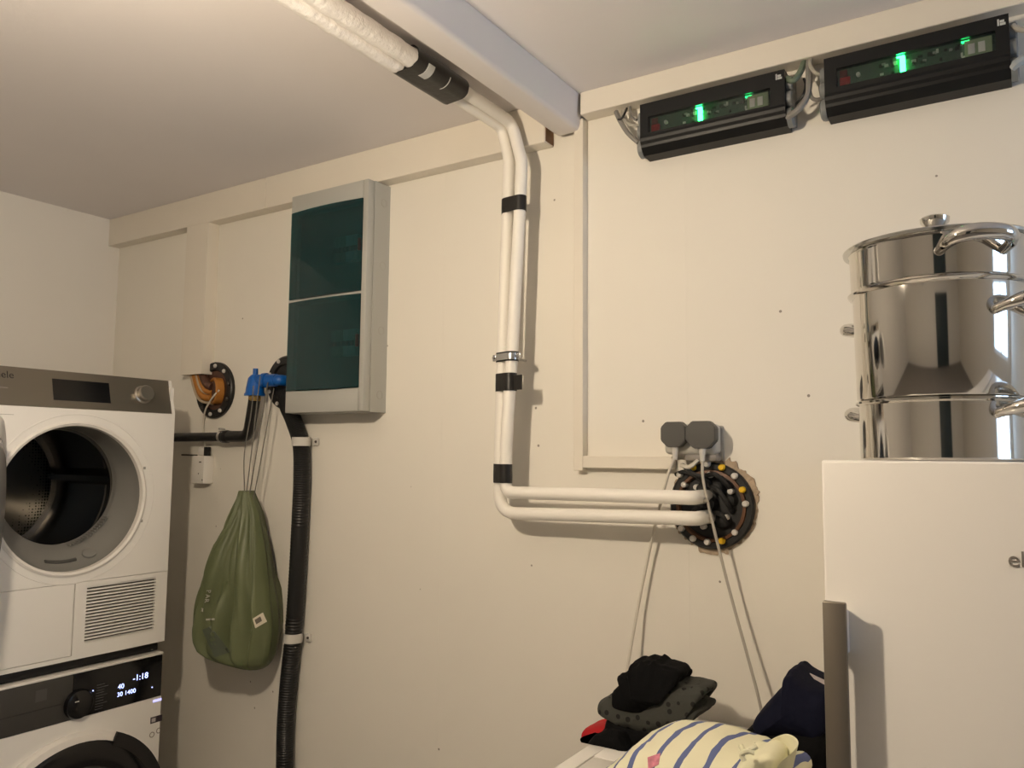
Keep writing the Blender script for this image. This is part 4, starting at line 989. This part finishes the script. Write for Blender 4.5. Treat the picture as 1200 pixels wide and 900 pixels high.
garment('red_shirt', [(688, 856), (684, 846), (698, 842), (722, 842), (736, 840), (748, 844), (742, 854), (715, 857)], YP+.01, .12, M_REDC, 'red garment squeezed between black clothes', 2, amp=.003)
garment('grey_shirt', [(748, 886), (752, 862), (775, 850), (800, 846), (808, 853), (806, 862), (800, 886)], 1.70, .14, M_PALE, 'pale grey garment under the star printed one', 3, amp=.002, zbase=ZT)
garment('black_shirt', [(711, 850), (711, 834), (722, 828), (760, 836), (790, 842), (800, 850), (780, 858), (735, 858)], YP, .15, M_BK, 'black garment under the star printed one', 4, amp=.004)
garment('star_print_shirt', [(703, 822), (701, 813), (716, 807), (745, 806), (775, 800), (800, 793), (815, 795), (836, 798), (840, 805), (832, 812), (824, 815), (838, 822), (837, 829), (820, 833), (796, 836), (780, 845), (765, 846), (740, 833), (718, 828)], YP, .14, M_STAR, 'dark grey garment printed with black stars', 5, amp=.004, freq=20)
garment('black_leggings', [(720, 817), (718, 806), (723, 796), (728, 791), (728, 783), (737, 780), (743, 779), (745, 770), (754, 769), (760, 766.5), (769, 770), (775, 767.5), (783, 773), (792, 774), (806, 779), (811, 786), (806, 792), (795, 797), (780, 806), (760, 820), (738, 820)], YP-.01, .12, M_BK, 'crumpled black garment on top of the pile', 6, amp=.005, freq=26)
garment('black_sweater', [(866, 890), (856, 868), (862, 856), (875, 842), (900, 830), (985, 830), (985, 890)], 1.69, .22, M_BK, 'black garment under the navy sweater', 7, amp=.003, zbase=ZT)
nv = garment('navy_sweater', [(882, 837), (889, 833), (884, 829), (896, 814), (912, 801), (925, 789), (928, 778), (933, 776), (938, 776), (948, 784), (966, 793), (985, 800), (988, 838), (930, 842)], 1.69, .20, M_NAVY, 'navy sweater with a small pale tag, leaning by the refrigerator', 8, amp=.003)
a, b = onY(947, 791, YW-1.575), onY(968, 801, YW-1.575)
bm = bmesh.new(); dirv = (b-a).normalized(); nrm = Vector((dirv.z, 0, -dirv.x))
prism(bm, [a+Vector((0, .012, 0)), b+Vector((0, .012, 0)), b-Vector((0, -.012, .008)), a+dirv*.008-Vector((0, -.012, .006))], (0, .004, 0)); finish('neck_tag', bm, mat('tag_cloth', (.42, .37, .38), .7), nv)
# striped shirt
M_STRIPE = mat('striped_cotton', (.78, .76, .56), .85, bump=.2, bscale=140)
nt = M_STRIPE.node_tree; tc = nt.nodes.new('ShaderNodeTexCoord')
mp_ = nt.nodes.new('ShaderNodeVectorMath'); mp_.operation = 'DOT_PRODUCT'; mp_.inputs[1].default_value = (.93, -.10, .02)
nz = nt.nodes.new('ShaderNodeTexNoise'); nz.inputs['Scale'].default_value = 9
ad = nt.nodes.new('ShaderNodeMath'); ad.operation = 'MULTIPLY_ADD'; ad.inputs[1].default_value = .020
fr_ = nt.nodes.new('ShaderNodeMath'); fr_.operation = 'PINGPONG'; fr_.inputs[1].default_value = .0205
ls = nt.nodes.new('ShaderNodeMath'); ls.operation = 'LESS_THAN'; ls.inputs[1].default_value = .0048
mx = nt.nodes.new('ShaderNodeMix'); mx.data_type = 'RGBA'; mx.inputs[6].default_value = (.78, .76, .56, 1); mx.inputs[7].default_value = (.11, .14, .30, 1)
nt.links.new(tc.outputs['Object'], mp_.inputs[0]); nt.links.new(tc.outputs['Object'], nz.inputs['Vector']); nt.links.new(nz.outputs['Fac'], ad.inputs[0]); nt.links.new(mp_.outputs['Value'], ad.inputs[2])
nt.links.new(ad.outputs[0], fr_.inputs[0]); nt.links.new(fr_.outputs[0], ls.inputs[0]); nt.links.new(ls.outputs[0], mx.inputs[0]); nt.links.new(mx.outputs[2], nt.nodes['Principled BSDF'].inputs['Base Color'])
sh = garment('striped_shirt', [(694, 905), (694, 892), (701, 882), (716, 873), (734, 863), (750, 854), (768, 849), (790, 848), (815, 851), (840, 855), (862, 860), (880, 866), (900, 872), (915, 880), (925, 900), (925, 940), (706, 940)], 1.42, .28, M_STRIPE, 'cream shirt with blue stripes folded on the cabinet', 9, amp=.004, freq=16, taper=3, zbase=ZT, zoff=.05)
M_CREAM = mat('cream_cotton', (.74, .72, .52), .85, bump=.2, bscale=140)
garment('facing', [(858, 905), (860, 890), (868, 879), (880, 870), (893, 872), (905, 868), (918, 872), (926, 884), (918, 905)], 1.33, .13, M_CREAM, '', 12, amp=.003, zbase=ZT, parent=sh)
cpt = [onY(x, y, YW-Y_) for x, y, Y_ in ((884, 870, 1.40), (896, 872, 1.37), (906, 866, 1.36), (920, 861.5, 1.355), (931, 866, 1.34), (934, 874, 1.31), (926, 884, 1.28), (915, 893, 1.265), (906, 906, 1.26))]
bm = bmesh.new(); pth = crom(cpt, 6); vs = []
for i, p in enumerate(pth):
    q_ = i/(len(pth)-1); w_ = .010+.030*math.sin(PI*q_)
    th = Vector((.001, .004, 0)); dn_ = Vector((-.012*math.sin(PI*q_), .012, -w_))
    vs.append([bm.verts.new(p), bm.verts.new(p+dn_), bm.verts.new(p+dn_+th), bm.verts.new(p+th+Vector((0, 0, .001)))])
for A_, B_ in zip(vs, vs[1:]):
    for k in range(4): bm.faces.new((A_[k], A_[(k+1) % 4], B_[(k+1) % 4], B_[k]))
bm.faces.new(vs[0]); bm.faces.new(vs[-1][::-1])
finish('collar', bm, M_CREAM, sh, smooth='auto')
for L in ([(868, 874, 1.262), (873, 881, 1.256), (880, 878, 1.256), (887, 874, 1.26)], [(872, 892, 1.256), (869, 884, 1.256), (876, 880, 1.254), (884, 882, 1.256)]):
    TB('tie_ribbon', crom([onY(x, y, YW-Y_) for x, y, Y_ in L], 6), .0042, M_CREAM, sh, 8)
a, b = onY(918, 905, YW-1.33), onY(940, 893, YW-1.40)
TB('rolled_sleeve', crom([a, a.lerp(b, .5)+Vector((0, 0, .004)), b], 6), .017, M_STRIPE, sh, 16)
bpy.context.view_layer.update(); HIT[0] = sh
patch('pink_print', ((759, 888), (774, 883), (772, 896), (760, 902)), mat('pink_print', (.56, .20, .26), .8, var=.6, vscale=110), sh, .0012, 6)
